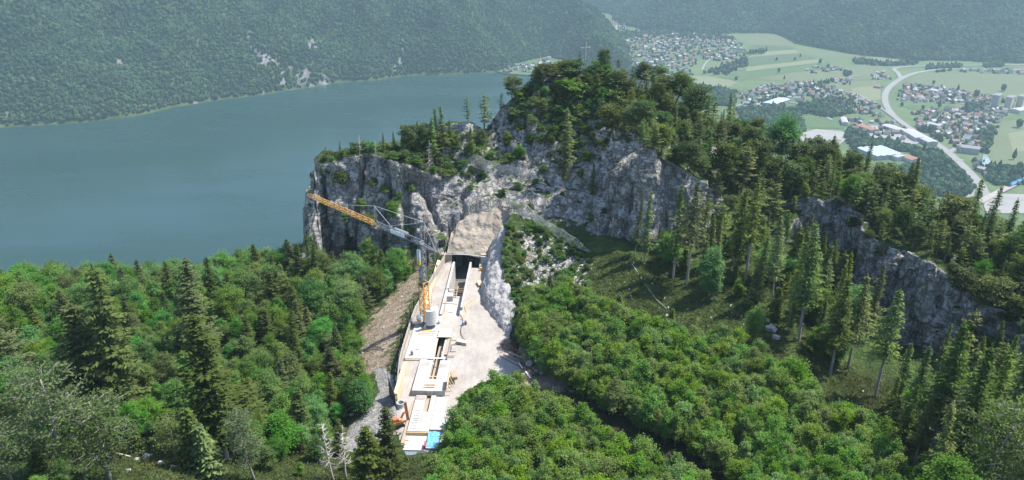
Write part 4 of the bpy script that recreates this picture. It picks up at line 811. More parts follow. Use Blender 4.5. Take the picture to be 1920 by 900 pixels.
for q, sp, nt_, sd, lb, hr, rows_ in (([(972, 440), (1005, 410), (1110, 480), (1100, 560), (972, 600)], 2.0, 700, 35, 'bright rubble bush', (.8, 2.2), (rr[2], rr[4])), ([(948, 415), (970, 430), (974, 560), (968, 612), (957, 560), (946, 480)], 1.4, 500, 43, 'bright wall top bush', (.7, 1.7), (rr[2], rr[4]+6)), ([(955, 200), (1000, 140), (1130, 138), (1150, 250), (1085, 330), (1030, 300), (970, 240)], 2.15, 2200, 44, 'summit face bush', (1.2, 3.4), (rr[5], rr[7])), ([(592, 300), (905, 250), (905, 330), (592, 340)], 1.7, 900, 31, 'clifftop bush', (1.2, 3.2), (rr[5], rr[7])), ([(600, 330), (780, 330), (780, 470), (600, 470)], 3.5, 500, 32, 'left cliff bush', (1.5, 3.5), (rr[4], rr[5])),
        ([(870, 260), (1130, 200), (1160, 380), (1100, 430), (980, 390), (870, 370)], 3.6, 900, 33, 'crag ledge bush', (1.0, 2.6), (rr[4], rr[7])), ([(1560, 450), (1900, 520), (1920, 700), (1700, 680), (1580, 640)], 2.9, 900, 34, 'rock step bush', (1.0, 2.8), (rr[3], rr[6])),
        ([(1060, 540), (1250, 570), (1480, 640), (1560, 740), (1420, 690), (1250, 650), (1070, 580)], 2.0, 900, 36, 'sunny thicket rim bush', (1.0, 2.4), (rr[1], rr[4])),
        ([(1130, 200), (1290, 300), (1250, 440), (1130, 400)], 3.4, 500, 37, 'grey cliff bush', (.8, 1.8), (rr[4], rr[7])), ([(200, 850), (560, 840), (760, 860), (860, 905), (150, 920)], 2.6, 500, 38, 'low clearing bush', (.7, 1.6), (0, rr[3])), ([(1290, 330), (1440, 350), (1520, 450), (1560, 560), (1440, 500), (1290, 450)], 3.0, 800, 39, 'shaded flank bush', (1.2, 2.8), (rr[3], rr[6])), ([(1580, 700), (1750, 760), (1900, 800), (1920, 905), (1740, 905), (1650, 800)], 3.2, 600, 40, 'low wood floor bush', (.8, 2.0), (rr[1], rr[4])), ([(655, 720), (700, 735), (690, 770), (640, 800)], 1.5, 200, 41, 'small trackside bush', (.6, 1.4), (rr[1], rr[4]))):
    for p in scatter(q, sp, nt_, sd, .02, rows_):
        if nsh >= 296 or not far_from(p, .9) or not seen((p.x, p.y, p.z+1.2)): continue
        plant('shrub', (p.x, p.y, p.z-.15), random.uniform(*hr), lb, lb.replace('bush', 'bushes', 1), None, None, random.uniform(.9, 1.3), auto=True); nsh += 1
print('pines etc', npn, 'shrubs', nsh, COUNT)
for q, sp, nt_, sd, ks in (([(1590, 430), (1665, 430), (1650, 505), (1590, 510)], 2.4, 500, 81, ['pine', 'layered', 'maple']), ([(1755, 515), (1840, 500), (1920, 560), (1930, 700), (1830, 690), (1780, 600)], 2.2, 1200, 82, ['pine', 'layered', 'maple', 'dead']), ([(880, 260), (960, 230), (1050, 260), (1060, 340), (980, 310), (900, 290)], 4.0, 400, 83, ['layered', 'maple']), ([(640, 330), (760, 320), (750, 440), (690, 440)], 5.0, 300, 84, ['maple', 'layered'])):
    for p in scatter(q, sp, nt_, sd, -1, (rr[3], rr[7])):
        if not far_from(p, 1.2) or not seen((p.x, p.y, p.z+2.5)): continue
        k = random.choice(ks); plant(k, (p.x, p.y, p.z-.3), random.uniform(2.5, 5.5), {'pine': 'scrub pine', 'layered': 'small pine', 'maple': 'small leafy tree', 'dead': 'small dead tree'}[k]+' of the rock steps', 'small trees on the rock steps', None, None, random.uniform(1.0, 1.4), auto=True)
# grass and herbs: tufts
def tuft(name, seed, n=14, h=.5, mat=None):
    r = np.random.default_rng(seed); a = r.uniform(0, 6.28, n); base = np.stack([np.cos(a), np.sin(a), np.zeros(n)], -1)*r.uniform(0, .28, n)[:, None]; d = rdir(n, r, 1.7)
    Vv = []; 
    for i in range(n):
        s = np.cross(d[i], rdir(1, r)[0]); s = s/np.linalg.norm(s)*.055; L = h*r.uniform(.6, 1.3); Vv += [base[i]-s, base[i]+s, base[i]+d[i]*L+np.array([d[i][0], d[i][1], -.3])*.25*L]
    me = npmesh(name, np.array(Vv), np.arange(3*n).reshape(n, 3)); fattr(me, 'tint', np.clip(r.uniform(0, 1, n), 0, 1)); me.materials.append(mat or M['grassblade']); return me
TUFT = [tuft('grass_tuft', 90+i) for i in range(4)]
gp = []
for q, sp, nt_, rows_ in (([(1090, 470), (1240, 480), (1480, 520), (1560, 640), (1640, 760), (1500, 740), (1300, 650), (1120, 560)], .55, 14000, (rr[2], rr[4])), ([(780, 545), (750, 610), (726, 700), (745, 704), (762, 660), (792, 590)], .7, 600, (rr[1], rr[4])), ([(100, 830), (560, 840), (800, 860), (860, 930), (60, 930)], .5, 9000, (0, rr[3])), ([(1560, 690), (1740, 740), (1780, 905), (1660, 860)], .6, 4000, (rr[1], rr[4])), ([(600, 290), (900, 250), (1100, 140), (1300, 200), (1500, 320), (1900, 500), (1900, 560), (1500, 380), (1300, 330), (1100, 320), (900, 330), (600, 330)], .8, 9000, (rr[4], rr[7]))):
    gp += [p for p in scatter(q, sp, nt_, 50, .35, rows_)]
n = len(gp); s = RNG.uniform(.7, 1.7, n); rot = np.zeros((n, 3)); rot[:, 2] = RNG.uniform(0, 6.28, n)
o = gn_instances('grass', [tuple(p) for p in gp], np.stack([s, s, s*RNG.uniform(.6, 1.1, n)], -1), rot, TUFT); tag(o, 'tufts of grass on the open slopes', 'grass'); print('tufts', n)
# ------------------------------------------------------------------ the building site
def mat_concrete(name, c, var=.12, sc_=1.0, stain=.25):
    n = NT(name); p = n.pos(); f = n.noise(p, 1.2*sc_, 5, .6); g = n.noise(p, 7*sc_, 4, .6); s = n.ramp(n.noise(p, .35*sc_, 4), [(.45, 0), (.7, 1)])
    col = n.mix(n.math('ADD', n.math('MULTIPLY', f, .7), n.math('MULTIPLY', g, .3)), tuple(x*(1-var) for x in c), tuple(min(.9, x*(1+var)) for x in c))
    col = n.mix(n.math('MULTIPLY', s, stain), col, (c[0]*.62, c[1]*.56, c[2]*.48))
    return n.bsdf(col, .9, 0, .25, g, .25, .04)
M['conc'] = mat_concrete('fresh_concrete', (.42, .41, .39), .2, 1.0, .5); M['concgrey'] = mat_concrete('grey_concrete', (.42, .42, .41)); M['ballast'] = mat_concrete('ballast_concrete', (.55, .55, .535), .08)
def mat_shot(name, c, warm):
    n = NT(name); p = n.pos(); f = n.noise(p, .5, 6, .65); g = n.noise(p, 3, 5, .65); v = n.noise(scaled(n, p, (1, 1, .18)), .7, 4)
    col = n.mix(f, tuple(x*.70 for x in c), tuple(x*1.2 for x in c)); col = n.mix(n.math('MULTIPLY', n.ramp(v, [(.42, 0), (.62, 1)]), .6), col, warm)
    return n.bsdf(col, .95, 0, .15, n.math('ADD', g, f), .7, .25)
M['shot'] = mat_shot('shotcrete', (.33, .322, .308), (.38, .36, .335)); M['head'] = mat_shot('headwall_rock', (.36, .305, .235), (.40, .37, .33))
def mat_earth():
    n = NT('site_earth'); p = n.pos(); f = n.noise(p, .16, 5, .6); g = n.noise(p, 2.2, 5, .65); t = n.noise(scaled(n, p, (1.1, .4, 1)), .9, 4, .6)
    col = n.ramp(n.math('ADD', n.math('ADD', n.math('MULTIPLY', f, .45), n.math('MULTIPLY', g, .25)), n.math('MULTIPLY', t, .3)), [(.33, (.235, .205, .178)), (.5, (.32, .29, .26)), (.64, (.39, .36, .33))])
    return n.bsdf(col, .97, 0, .1, n.math('ADD', g, t), .5, .12)
M['earth'] = mat_earth()
M['lightwood'] = simple('light_timber', (.62, .47, .28), .85, .15, 3); M['wood'] = simple('weathered_timber', (.36, .28, .20), .9, .3, 4); M['greywood'] = simple('grey_boards', (.40, .365, .315), .92, .25, 3); M['ply'] = simple('plywood', (.58, .47, .38), .85, .12, 2)
M['brownform'] = simple('brown_formwork', (.36, .19, .075), .7, .2, 2); M['steel'] = simple('dark_steel', (.055, .055, .06), .6, .3, 3, .4); M['greysteel'] = simple('grey_steel', (.22, .235, .25), .5, .15, 3, .3); M['crane_orange'] = simple('orange_paint', (.66, .36, .10), .55, .18, 2); M['white'] = simple('white_paint', (.78, .78, .77), .5, .06, 2)
M['yellow'] = simple('yellow_paint', (.72, .46, .04), .5, .1, 2); M['rope'] = simple('steel_rope', (.50, .51, .53), .5, .1, 3, .3); M['rust'] = simple('rusty_orange', (.40, .14, .045), .8, .35, 3); M['rubber'] = simple('black_rubber', (.02, .02, .02), .8, .2, 3)
M['blue'] = simple('blue_tarpaulin', (.13, .36, .62), .45, .2, 1.2, 0, .3); M['roofsheet'] = simple('blue_grey_sheet', (.24, .28, .33), .45, .08, 2, .3); M['netwire'] = simple('net_wire', (.36, .38, .39), .5, .1, 3, .3); M['limestone'] = mat_concrete('limestone', (.36, .355, .34), .25, 1.4, .35)
M['dark'] = simple('shade_dark_rock', (.16, .15, .14), .95, .25, .8, 0, .5); M['brush'] = simple('dry_brush', (.22, .13, .085), .95, .3, 4)  # first material: rock tone that also paints tunnel shade onto the deep trench floor
# ground of the site (one sheet with the trench and the track slot left open)
HOLES = [(-2.62, 1.42, 45.6, 90), (-3.7, 4.1, 72.2, 90), (-2.05, -.62, 9.9, 38.4)]
xs = np.arange(-26, 22, .4); ys = np.arange(98, 194, .4); Xg, Yg = np.meshgrid(xs, ys, indexing='ij'); u_, v_ = siteuv(Xg, Yg); Zg = sitez(Xg, Yg)+.10*noise(Xg/5, Yg/5)+.05*noise(Xg/1.6, Yg/1.6)+.03*noise(Xg/.7, Yg/.7)
Zg += np.clip((v_-10)/10, 0, 1)*0
PL2 = [p for p in PLAT]; ins = inpoly(Xg, Yg, PL2) | (seg_dist(Xg, Yg, PL2) < 1.0)
fc = grid_faces(len(xs), len(ys)); cu = u_.ravel()[fc].mean(1); cv = v_.ravel()[fc].mean(1); cin = ins.ravel()[fc].all(1)
for a0, a1, b0, b1 in HOLES: cin &= ~((cu > a0) & (cu < a1) & (cv > b0) & (cv < b1))
edge = seg_dist(Xg, Yg, PL2); inside = inpoly(Xg, Yg, PL2)
Zg = np.where(inside & (edge > .6), Zg, Zg-.25)
used, inv = np.unique(fc[cin], return_inverse=True)
me = npmesh('site_ground', np.stack([Xg, Yg, Zg], -1).reshape(-1, 3)[used], inv.reshape(-1, 4), True); tag(link('site_ground', me, None, M['earth']), kind='structure')
def SB(b, u0, u1, v0, v1, z0, z1, mi=0): return b.prism([S(u0, v0), S(u1, v0), S(u1, v1), S(u0, v1)], z0, z1, mi)
def slab(name, u0, u1, v0, v1, z0, z1, label, cat, mat='conc', **k):
    b = MB(); SB(b, u0, u1, v0, v1, z0, z1); o = b.build(name, M[mat], None, False, tuple(S((u0+u1)/2, (v0+v1)/2, z0)))
    md = o.modifiers.new('bevel', 'BEVEL'); md.width = .03; md.segments = 1; return tag(o, label, cat, k.get('group'))
# trench and its walls
t = empty('trench', S(-.6, 60, -5), 0, 'concrete trench with two white side walls running into the tunnel', 'trench')
def tpart(name, b, mat): 
    o = b.build(name, M[mat] if isinstance(mat, str) else mat, t); o.matrix_parent_inverse = Matrix.Translation(-S(-.6, 60, -5)); return o
b = MB(); SB(b, -3.15, -2.6, 45.5, 74.2, -5.2, .75); tpart('side_wall', b, 'conc')
b = MB(); SB(b, 1.4, 1.9, 48.8, 74.2, -5.2, .75); tpart('side_wall', b, 'conc')
b = MB(); SB(b, -2.6, 1.4, 58.2, 96, -5.4, -5.0); tpart('deep_floor', b, 'dark')  # shade before and inside the tunnel is put into this floor's dark colour
b = MB(); SB(b, -2.6, 1.4, 45.6, 58.2, -5.2, -1.3); tpart('upper_floor', b, 'conc')
b = MB(); SB(b, -2.6, -1.2, 55.5, 59.6, -1.3, .1); tpart('step', b, 'conc')
b = MB(); SB(b, -2.2, -1.7, 47.0, 51.5, -1.3, -1.0); tpart('step', b, 'lightwood')
for k in range(5): b = MB(); SB(b, -2.58, 1.38, 60.0+k*1.9, 60.35+k*1.9, -4.2, -3.9); tpart('sleeper_beam', b, 'wood')
for k in range(2): b = MB(); SB(b, -1.4+1.5*k, -1.15+1.5*k, 59.6, 68.6, -3.88, -3.7); tpart('long_beam', b, 'wood')
g = empty('guard_rail', S(-.8, 58, 0), 0, 'brown guard rail across the white trench before the tunnel', 'railing')
for nm, a, c in [('rail', (-3.0, 58, z), (1.6, 57.6, z)) for z in (.15, .6, 1.05)]+[('post', (u, 58-.09*(u+3), -1.3), (u, 58-.09*(u+3), 1.15)) for u in (-2.45, -.7, 1.2)]:
    b = MB(); b.bar(S(*a), S(*c), .1, .14); o = b.build(nm, M['wood'], g); o.matrix_parent_inverse = Matrix.Translation(-S(-.8, 58, 0))
# tunnel portal
rnd0 = random.Random(3)
tp = empty('tunnel_portal', S(.3, 76, -5), 0, 'dark square tunnel mouth under the beige sprayed rock wall', 'tunnel')
def pp(name, o): o.parent = tp; o.matrix_parent_inverse = Matrix.Translation(-S(.3, 76, -5)); return o
def loft(name, bot, top, nu, nv, amp, mat, smooth=True, sd=0.0, sc_=3.0, curve=False):
    B = np.array([tuple(p) for p in bot]); Tp = np.array([tuple(p) for p in top]); sb = np.linspace(0, 1, len(B)); st_ = np.linspace(0, 1, len(Tp)); uu = np.linspace(0, 1, nu)
    Bi = np.stack([np.interp(uu, sb, B[:, k]) for k in range(3)], -1); Ti = np.stack([np.interp(uu, st_, Tp[:, k]) for k in range(3)], -1)
    for _ in range(4): Bi[1:-1] = .25*Bi[:-2]+.5*Bi[1:-1]+.25*Bi[2:]; Ti[1:-1] = .25*Ti[:-2]+.5*Ti[1:-1]+.25*Ti[2:]
    vv = np.linspace(0, 1, nv); Q = Bi[:, None]*(1-vv)[None, :, None]+Ti[:, None]*vv[None, :, None]
    if curve: hv, zv = vv**1.7, 1-(1-vv)**1.55; Q[..., :2] = Bi[:, None, :2]*(1-hv)[None, :, None]+Ti[:, None, :2]*hv[None, :, None]; Q[..., 2] = Bi[:, None, 2]*(1-zv)[None]+Ti[:, None, 2]*zv[None]
    d1 = np.gradient(Q, axis=0); d2 = np.gradient(Q, axis=1); nn = np.cross(d1, d2); nn /= np.linalg.norm(nn, axis=-1)[..., None]+1e-9
    if nn[..., 1].mean() > 0: nn = -nn
    e = np.minimum(1, np.minimum(vv, 1-vv)*8+.25)[None, :]
    dd = amp*(fbm(Q[..., 0]/sc_+sd, Q[..., 1]/sc_, Q[..., 2]/sc_, 4))*e
    Q = Q+nn*dd[..., None]; me = npmesh(name, Q.reshape(-1, 3), grid_faces(nu, nv), smooth); o = link(name, me, None, mat); return o, Q, nn
hb = [P(838, 474, 184.6), P(875, 478, 184.2), P(914, 486, 184.2)]; ht = [P(846, 436, 188.5), P(862, 414, 190), P(882, 402, 191.4), P(905, 392, 192.4), P(938, 384, 193.6), P(969, 396, 194)]
ht = [p for a_, c_ in zip(ht[:-1], ht[1:]) for p in (a_, a_.lerp(c_, .33)+Vector((0, 0, rnd0.uniform(-.9, .7))), a_.lerp(c_, .66)+Vector((0, 0, rnd0.uniform(-.7, .9))))]+[ht[-1]]
o, Q, nn = loft('headwall', hb, ht, 140, 90, .34, M['head'], True, 2.0, 3.0); pp('headwall', o)
for a, c, nm in (((-6.4, -3.75), 'l', 'side_jamb'), ((4.15, 6.9), 'r', 'side_jamb')):
    b = MB(); SB(b, a[0], a[1], 75.9, 78.0, -5.2, 2.1); pp(nm, b.build(nm, M['head']))
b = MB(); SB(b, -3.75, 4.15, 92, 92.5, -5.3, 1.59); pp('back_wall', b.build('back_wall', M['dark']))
b = MB(); SB(b, -4.2, -3.75, 78, 92.5, -5.3, 1.59); pp('tunnel_wall', b.build('tunnel_wall', M['shot']))
b = MB(); SB(b, 4.15, 4.6, 78, 92.5, -5.3, 1.59); pp('tunnel_wall', b.build('tunnel_wall', M['shot']))
b = MB(); SB(b, -4.2, 4.6, 77.6, 92.5, 1.6, 2.2); pp('tunnel_roof', b.build('tunnel_roof', M['shot']))
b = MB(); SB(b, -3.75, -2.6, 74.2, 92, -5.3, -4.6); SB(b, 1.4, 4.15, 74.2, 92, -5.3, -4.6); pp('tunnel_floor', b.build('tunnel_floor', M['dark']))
b = MB(); SB(b, -3.75, -3.16, 66, 76.5, -5.2, -.6); SB(b, 1.92, 4.15, 72, 76.5, -5.2, -2.6); pp('trench_shoulder', b.build('trench_shoulder', M['earth']))
b = MB(); b.tube([S(-4.6, 75.7, 2.1), S(-2, 75.6, 2.3), S(1, 75.6, 2.2), S(4.5, 75.6, 1.8)], [.13]*4, 6); pp('lip_pipe', b.build('lip_pipe', M['concgrey'], None, True))
b = MB(); b.prism([S(4.35, 75.2), S(6.05, 75.0), S(6.05, 75.5), S(4.35, 75.5)], -.2, 1.9); pp('door_panel', b.build('door_panel', simple('grey_blue_panel', (.40, .44, .47), .7, .1, 1)))
# shotcrete wall with its nail plates
o, Q, nn = loft('shotcrete_wall', [p-Vector((0, 0, .6)) for p in WB], [q for a_, c_ in zip(WT[:-1], WT[1:]) for q in (a_, a_.lerp(c_, .3)+Vector((rnd0.uniform(-.5, .7), 0, rnd0.uniform(-.5, .6))), a_.lerp(c_, .65)+Vector((rnd0.uniform(-.5, .7), 0, rnd0.uniform(-.6, .5))))]+[WT[-1]], 190, 60, .42, M['shot'], True, 5.0, 2.4, True); root = tag(o, 'grey sprayed concrete wall curving along the right side of the platform', 'wall')
b = MB()
for i in range(8, 186, 9):
    for j in range(6, 58, 8):
        i2 = min(189, i+random.randint(-3, 3)); j2 = min(59, j+random.randint(-3, 3)); p = Vector(Q[i2, j2]); nv = Vector(nn[i2, j2]); b.bar(p-nv*.05, p+nv*.10, .16, .16)
tag(b.build('anchor_plates', M['steel'], root), kind='stuff')
# slabs
slab('concrete_slab', -8.3, -2.45, 27, 46.2, -.6, .18, 'large white concrete slab under the tower crane', 'slab')
slab('concrete_slab', -3.4, -2.1, 27.3, 35.3, .2, .30, 'narrow grey concrete strip beside the track slot', 'slab', 'concgrey')
slab('concrete_slab', -4.9, -2.1, 15.5, 26.9, -1.2, .10, 'white slab left of the slot, below the crane slab', 'slab')
slab('concrete_slab', -.62, 1.65, 15.5, 26.6, -1.2, .10, 'white slab right of the slot, before the brown formwork', 'slab')
slab('concrete_slab', -2.04, -.64, 15.5, 19.6, -1.2, .06, 'pinkish slab closing the slot between the two white slabs', 'slab', 'ply')
slab('concrete_slab', -3.95, -1.95, 3.9, 15.2, -2.2, -.75, 'long white slab with four recesses, left of the lower slot', 'slab')
slab('concrete_slab', -.95, 0, 3.9, 15.2, -2.2, -.75, 'white slab right of the lower slot', 'slab')
slab('concrete_slab', -1.93, -.97, 3.9, 9.9, -2.2, -.75, 'white slab at the near end of the lower slot', 'slab')
slab('concrete_slab', .03, 2.3, 4.9, 15.2, -2.6, -1.1, 'pale slab right of the lowest white slab, before the blue tarpaulin', 'slab')
slab('concrete_slab', 2.33, 4.2, 5.0, 10.5, -2.6, -1.2, 'pale slab at the right edge beside the beech thicket', 'slab')
slab('concrete_slab', -4.1, -.1, -.4, 3.7, -3, -1.55, 'lowest white slab at the front edge of the site', 'slab')
slab('slot_floor', -2.0, -.66, 9.9, 38, -2.2, -1.55, 'brown earth floor of the narrow track slot', 'floor', 'wood')
slab('concrete_beam', -.58, -.1, 27.2, 34.6, -1.2, .22, 'thin white beam beside the brown track beam', 'beam')
slab('timber_beam', -.06, .55, 28.5, 35.0, -.3, .35, 'brown timber beam along the right of the slot', 'beam', 'wood')
slab('steel_rail', .62, .78, 26.8, 35.4, -.1, .40, 'thin grey steel rail along the right of the slot', 'rail', 'greysteel')
slab('plank', -3.2, .4, 26.65, 26.95, .42, .52, 'white plank laid across the slot at the crane slab edge', 'plank', 'white')
slab('timber_edge', -4.1, 0.0, 3.72, 3.88, -2.0, -.9, 'timber shuttering board on the front edge of the lowest white slab', 'board', 'lightwood')
slab('timber_edge', -4.7, -4.1, .5, 15.0, -2.2, -1.25, 'long brown shuttering board left of the lowest slabs', 'board', 'wood')
slab('timber_edge', .1, 4.1, 4.72, 4.86, -2.0, -.95, 'thin shuttering board behind the blue tarpaulin', 'board', 'wood')
slab('concrete_beam', -8.1, -7.35, 13.2, 24.5, -1.8, .9, 'yellowish timber-faced beam along the near end of the fence', 'beam', 'lightwood')
slab('timber_beam', -7.6, -6.6, 50.5, 76, .0, .45, 'long light timber walkway along the fence towards the tunnel', 'beam', 'lightwood')
slab('timber_edge', -8.2, -5.1, 26.75, 26.95, -.6, .05, 'timber board on the front edge of the crane slab', 'board', 'lightwood')
for k, v0 in enumerate((4.6, 6.3, 7.7, 9.3)):
    b = MB(); u0, u1 = -3.5, -2.35
    for q in ((u0, u1, v0, v0+.1), (u0, u1, v0+.8, v0+.9), (u0, u0+.1, v0+.1, v0+.8), (u1-.1, u1, v0+.1, v0+.8)): SB(b, *q, -.748, -.66)
    tag(b.build('recess_frame', M['concgrey'], None, False), '%s small grey recess frame on the long white slab, counting from the front' % ('first second third fourth'.split()[k]), 'frame', 'recess frames on the white slab')
pl = empty('plywood_cover', S(-1, 37, 0), 0, 'pinkish plywood cover over the dark slot behind the crane slab', 'cover')
for nm, q in (('panel', (-2.25, .35, 35.6, 38.9, .62, .72)), ('front_board', (-2.4, 1.0, 35.2, 35.55, .5, .62)), ('side_board', (.36, .5, 35.6, 38.9, .05, .75)), ('support', (-2.2, -2.06, 35.6, 38.9, .1, .61)), ('support', (-.62, -.4, 35.6, 38.9, .1, .61))):
    b = MB(); SB(b, *q); o = b.build(nm, M['ply'], pl); o.matrix_parent_inverse = Matrix.Translation(-S(-1, 37, 0))
# loose boards
rnd = random.Random(5)
for k, (u0, v0, L, ang, wd, mt, lb) in enumerate([(-7.1, 36.2, 3.8, 1.53, .35, 'ply', 'pinkish plank, nearest of the pile on the crane slab'), (-7.0, 36.75, 3.7, 1.56, .4, 'greywood', 'grey plank second in the pile on the crane slab'), (-6.9, 37.3, 3.6, 1.55, .35, 'ply', 'pale plank third in the pile on the crane slab'), (-6.8, 37.9, 3.7, 1.50, .45, 'greywood', 'grey plank at the back of the pile on the crane slab'), (-6.1, 38.3, 2.2, 1.45, .3, 'yellow', 'yellow board on top of the plank pile'),
        (-3.0, 50.6, 3.6, 1.75, .28, 'brownform', 'brown plank lying across the white trench'), (.9, 34.9, 2.0, 1.6, .2, 'lightwood', 'short light plank right of the plywood cover'), (1.0, 30.2, 1.3, 1.5, .22, 'greywood', 'short grey plank on the earth right of the slot'), (.9, 28.2, 1.4, 1.55, .2, 'brownform', 'short brown plank on the earth right of the slot'), (-2.7, 16.6, 2.2, 1.56, .25, 'wood', 'brown plank across the slot end, nearer of two'), (-2.7, 17.4, 2.2, 1.56, .25, 'wood', 'brown plank across the slot end, farther of two'), (-2.5, 20.3, 1.9, 1.57, .2, 'lightwood', 'light plank bridging the slot between the white slabs'),
        (-4.4, 2.4, 1.0, 1.57, .6, 'lightwood', 'small wooden pallet left of the lowest slab'), (-2.6, 47.5, 2.4, .2, .3, 'lightwood', 'light board lying in the white trench'), (2.6, 46.5, 2.2, 2.2, .12, 'wood', 'thin dark stick on the earth right of the trench'), (-6.4, 30.5, .8, 1.3, .15, 'greywood', 'tiny grey board on the crane slab'), (-7.6, 33.2, .8, 1.7, .15, 'greywood', 'tiny board near the fence on the crane slab')]):
    z = {True: .2}.get(u0 < -3.4 and v0 > 27, None); z = z if z is not None else (-1.25 if 45.6 < v0 < 50 else (.78 if 50 < v0 < 52 else (.13 if v0 < 27 and v0 > 15 else (-1.5 if v0 < 15 else .12))))
    p0 = S(u0, v0, z+.06); d = Vector((math.sin(ang), math.cos(ang), 0)); b = MB(); b.bar(Vector((0, 0, 0)), d*L, wd, .1); o = b.build('plank', M[mt]); o.location = p0; tag(o, lb, 'plank')
# brown formwork box
f = empty('formwork_panel', S(1.9, 17, 0), 0, 'brown tilted formwork panel beside the right white slab', 'formwork')
def fpart(nm, b, mt): o = b.build(nm, M[mt], f); o.matrix_parent_inverse = Matrix.Translation(-S(1.9, 17, 0))
b = MB(); b.add([S(1.75, 15.6, .0), S(1.75, 18.8, .0), S(2.05, 18.9, 2.1), S(2.05, 15.9, 1.9), S(1.87, 15.6, .0), S(1.87, 18.8, .0), S(2.17, 18.9, 2.1), S(2.17, 15.9, 1.9)], [(0, 3, 2, 1), (4, 5, 6, 7), (0, 1, 5, 4), (1, 2, 6, 5), (2, 3, 7, 6), (3, 0, 4, 7)]); fpart('panel', b, 'brownform')
for v0 in (15.9, 17.2, 18.5): b = MB(); b.bar(S(2.16, v0, 1.6), S(3.0, v0, -.2), .14, .14); fpart('brace', b, 'lightwood')
for z in (.5, 1.5): b = MB(); b.bar(S(1.98+.13*z, 15.6, z), S(1.98+.13*z, 18.9, z), .16, .16); fpart('waler', b, 'lightwood')
# blue tarpaulin and roof sheet
xs_ = np.linspace(-.05, 2.15, 26); vs_ = np.linspace(.1, 4.6, 40); Q = np.array([[tuple(S(u, v, -1.22+.14*fbm(np.array(u*1.3), np.array(v*1.1), np.array(.3), 3)-(.35 if v < .4 else 0)-.05*(v < 2))) for v in vs_] for u in xs_])
o = link('blue_tarpaulin', npmesh('blue_tarpaulin', Q.reshape(-1, 3), grid_faces(26, 40), True), None, M['blue']); tag(o, 'bright blue creased tarpaulin over the front right slab', 'tarpaulin')
md = o.modifiers.new('thick', 'SOLIDIFY'); md.thickness = .03
b = MB(); SB(b, 0, 2.1, .2, 4.5, -2.6, -1.45); tag(b.build('slab_under_cover', M['conc']), 'pale slab below the blue tarpaulin', 'slab')
b = MB(); SB(b, 2.3, 4.3, 1.6, 4.6, -2.6, -1.35); tag(b.build('earth_step', M['earth']), 'pinkish earth step right of the blue tarpaulin', 'step')
us = np.linspace(-4.3, 2.6, 140); Q = np.array([[tuple(S(u, v, -1.75-.22*(-.5-v)+.045*math.sin(u*21))) for v in (-4.2, -2.5, -.5)] for u in us])
o = link('roof_sheet', npmesh('roof_sheet', Q.reshape(-1, 3), grid_faces(140, 3), True), None, M['roofsheet']); md = o.modifiers.new('thick', 'SOLIDIFY'); md.thickness = .02; tag(o, 'blue-grey corrugated roof sheet at the front end of the site', 'roof')
b = MB(); SB(b, -.3, .0, -.2, 1.2, -1.5, -.75); tag(b.build('red_bin', simple('red_paint', (.45, .06, .04), .6, .2, 2)), 'small red bin at the corner of the blue tarpaulin', 'bin')
# ---- fence of steel posts and boards along the left edge
fe = empty('board_fence', FENCE[2], 0, 'grey board fence with dark steel posts along the left edge of the platform', 'fence')
def at_len(L):
    acc = 0
    for a, c in zip(FENCE[:-1], FENCE[1:]):
        d = (Vector((c.x, c.y, 0))-Vector((a.x, a.y, 0))).length
        if acc+d >= L: return Vector((a.x, a.y, 0)).lerp(Vector((c.x, c.y, 0)), (L-acc)/d)
        acc += d
    return Vector((FENCE[-1].x, FENCE[-1].y, 0))
FL = sum((Vector((c.x, c.y, 0))-Vector((a.x, a.y, 0))).length for a, c in zip(FENCE[:-1], FENCE[1:])); npost = 16; inv = Matrix.Translation(-FENCE[2])
for k in range(npost):
    p = at_len(FL*k/(npost-1)); zb = float(sitez(p.x, p.y)); b = MB(); tall = 3.4 if 3 < k < 10 else 2.6
    for dx in (-.11, .11): b.box((p.x-.32+dx*0, p.y+dx, zb+tall/2-1), (.24, .03, tall+2))
    b.box((p.x-.32, p.y, zb+tall/2-1), (.03, .2, tall+2)); o = b.build('post', M['steel'], fe); o.matrix_parent_inverse = inv
    if k < npost-1:
        q = at_len(FL*(k+1)/(npost-1)); zq = float(sitez(q.x, q.y)); b = MB(); nbd = 11; top = 1.75 if k < 9 else 2.3
        for j in range(nbd):
            a0 = p.lerp(q, (j+.04)/nbd); a1 = p.lerp(q, (j+.96)/nbd); zz = zb+(zq-zb)*(j+.5)/nbd; d = (a1-a0).normalized(); n_ = Vector((-d.y, d.x, 0)); off = n_*rnd.uniform(-.03, .03); w_ = n_*.04
            b.prism([a0+off-w_, a1+off-w_, a1+off+w_, a0+off+w_], zz-1.9, zz+top+rnd.uniform(-.07, .07))
        o = b.build('board_panel', M['greywood'], fe); o.matrix_parent_inverse = inv; tag(o, kind='stuff')
        b = MB(); b.bar(p+Vector((.1, 0, zb+top-.3)), q+Vector((.1, 0, zq+top-.3)), .08, .18); o = b.build('rail', M['greywood'], fe); o.matrix_parent_inverse = inv
ep = FENCE[0]; b = MB(); b.prism([(ep.x+.05, ep.y-.1), (ep.x-1.9, ep.y+4.6), (ep.x-2.0, ep.y+4.5), (ep.x-.05, ep.y-.2)], -3.2, [1.2, 2.0, 2.0, 1.2]); tag(b.build('end_panel', M['steel']), 'dark panel closing the near end of the board fence', 'panel')
b = MB(); c = ep+Vector((1.0, -.2, 0)); n_ = 20
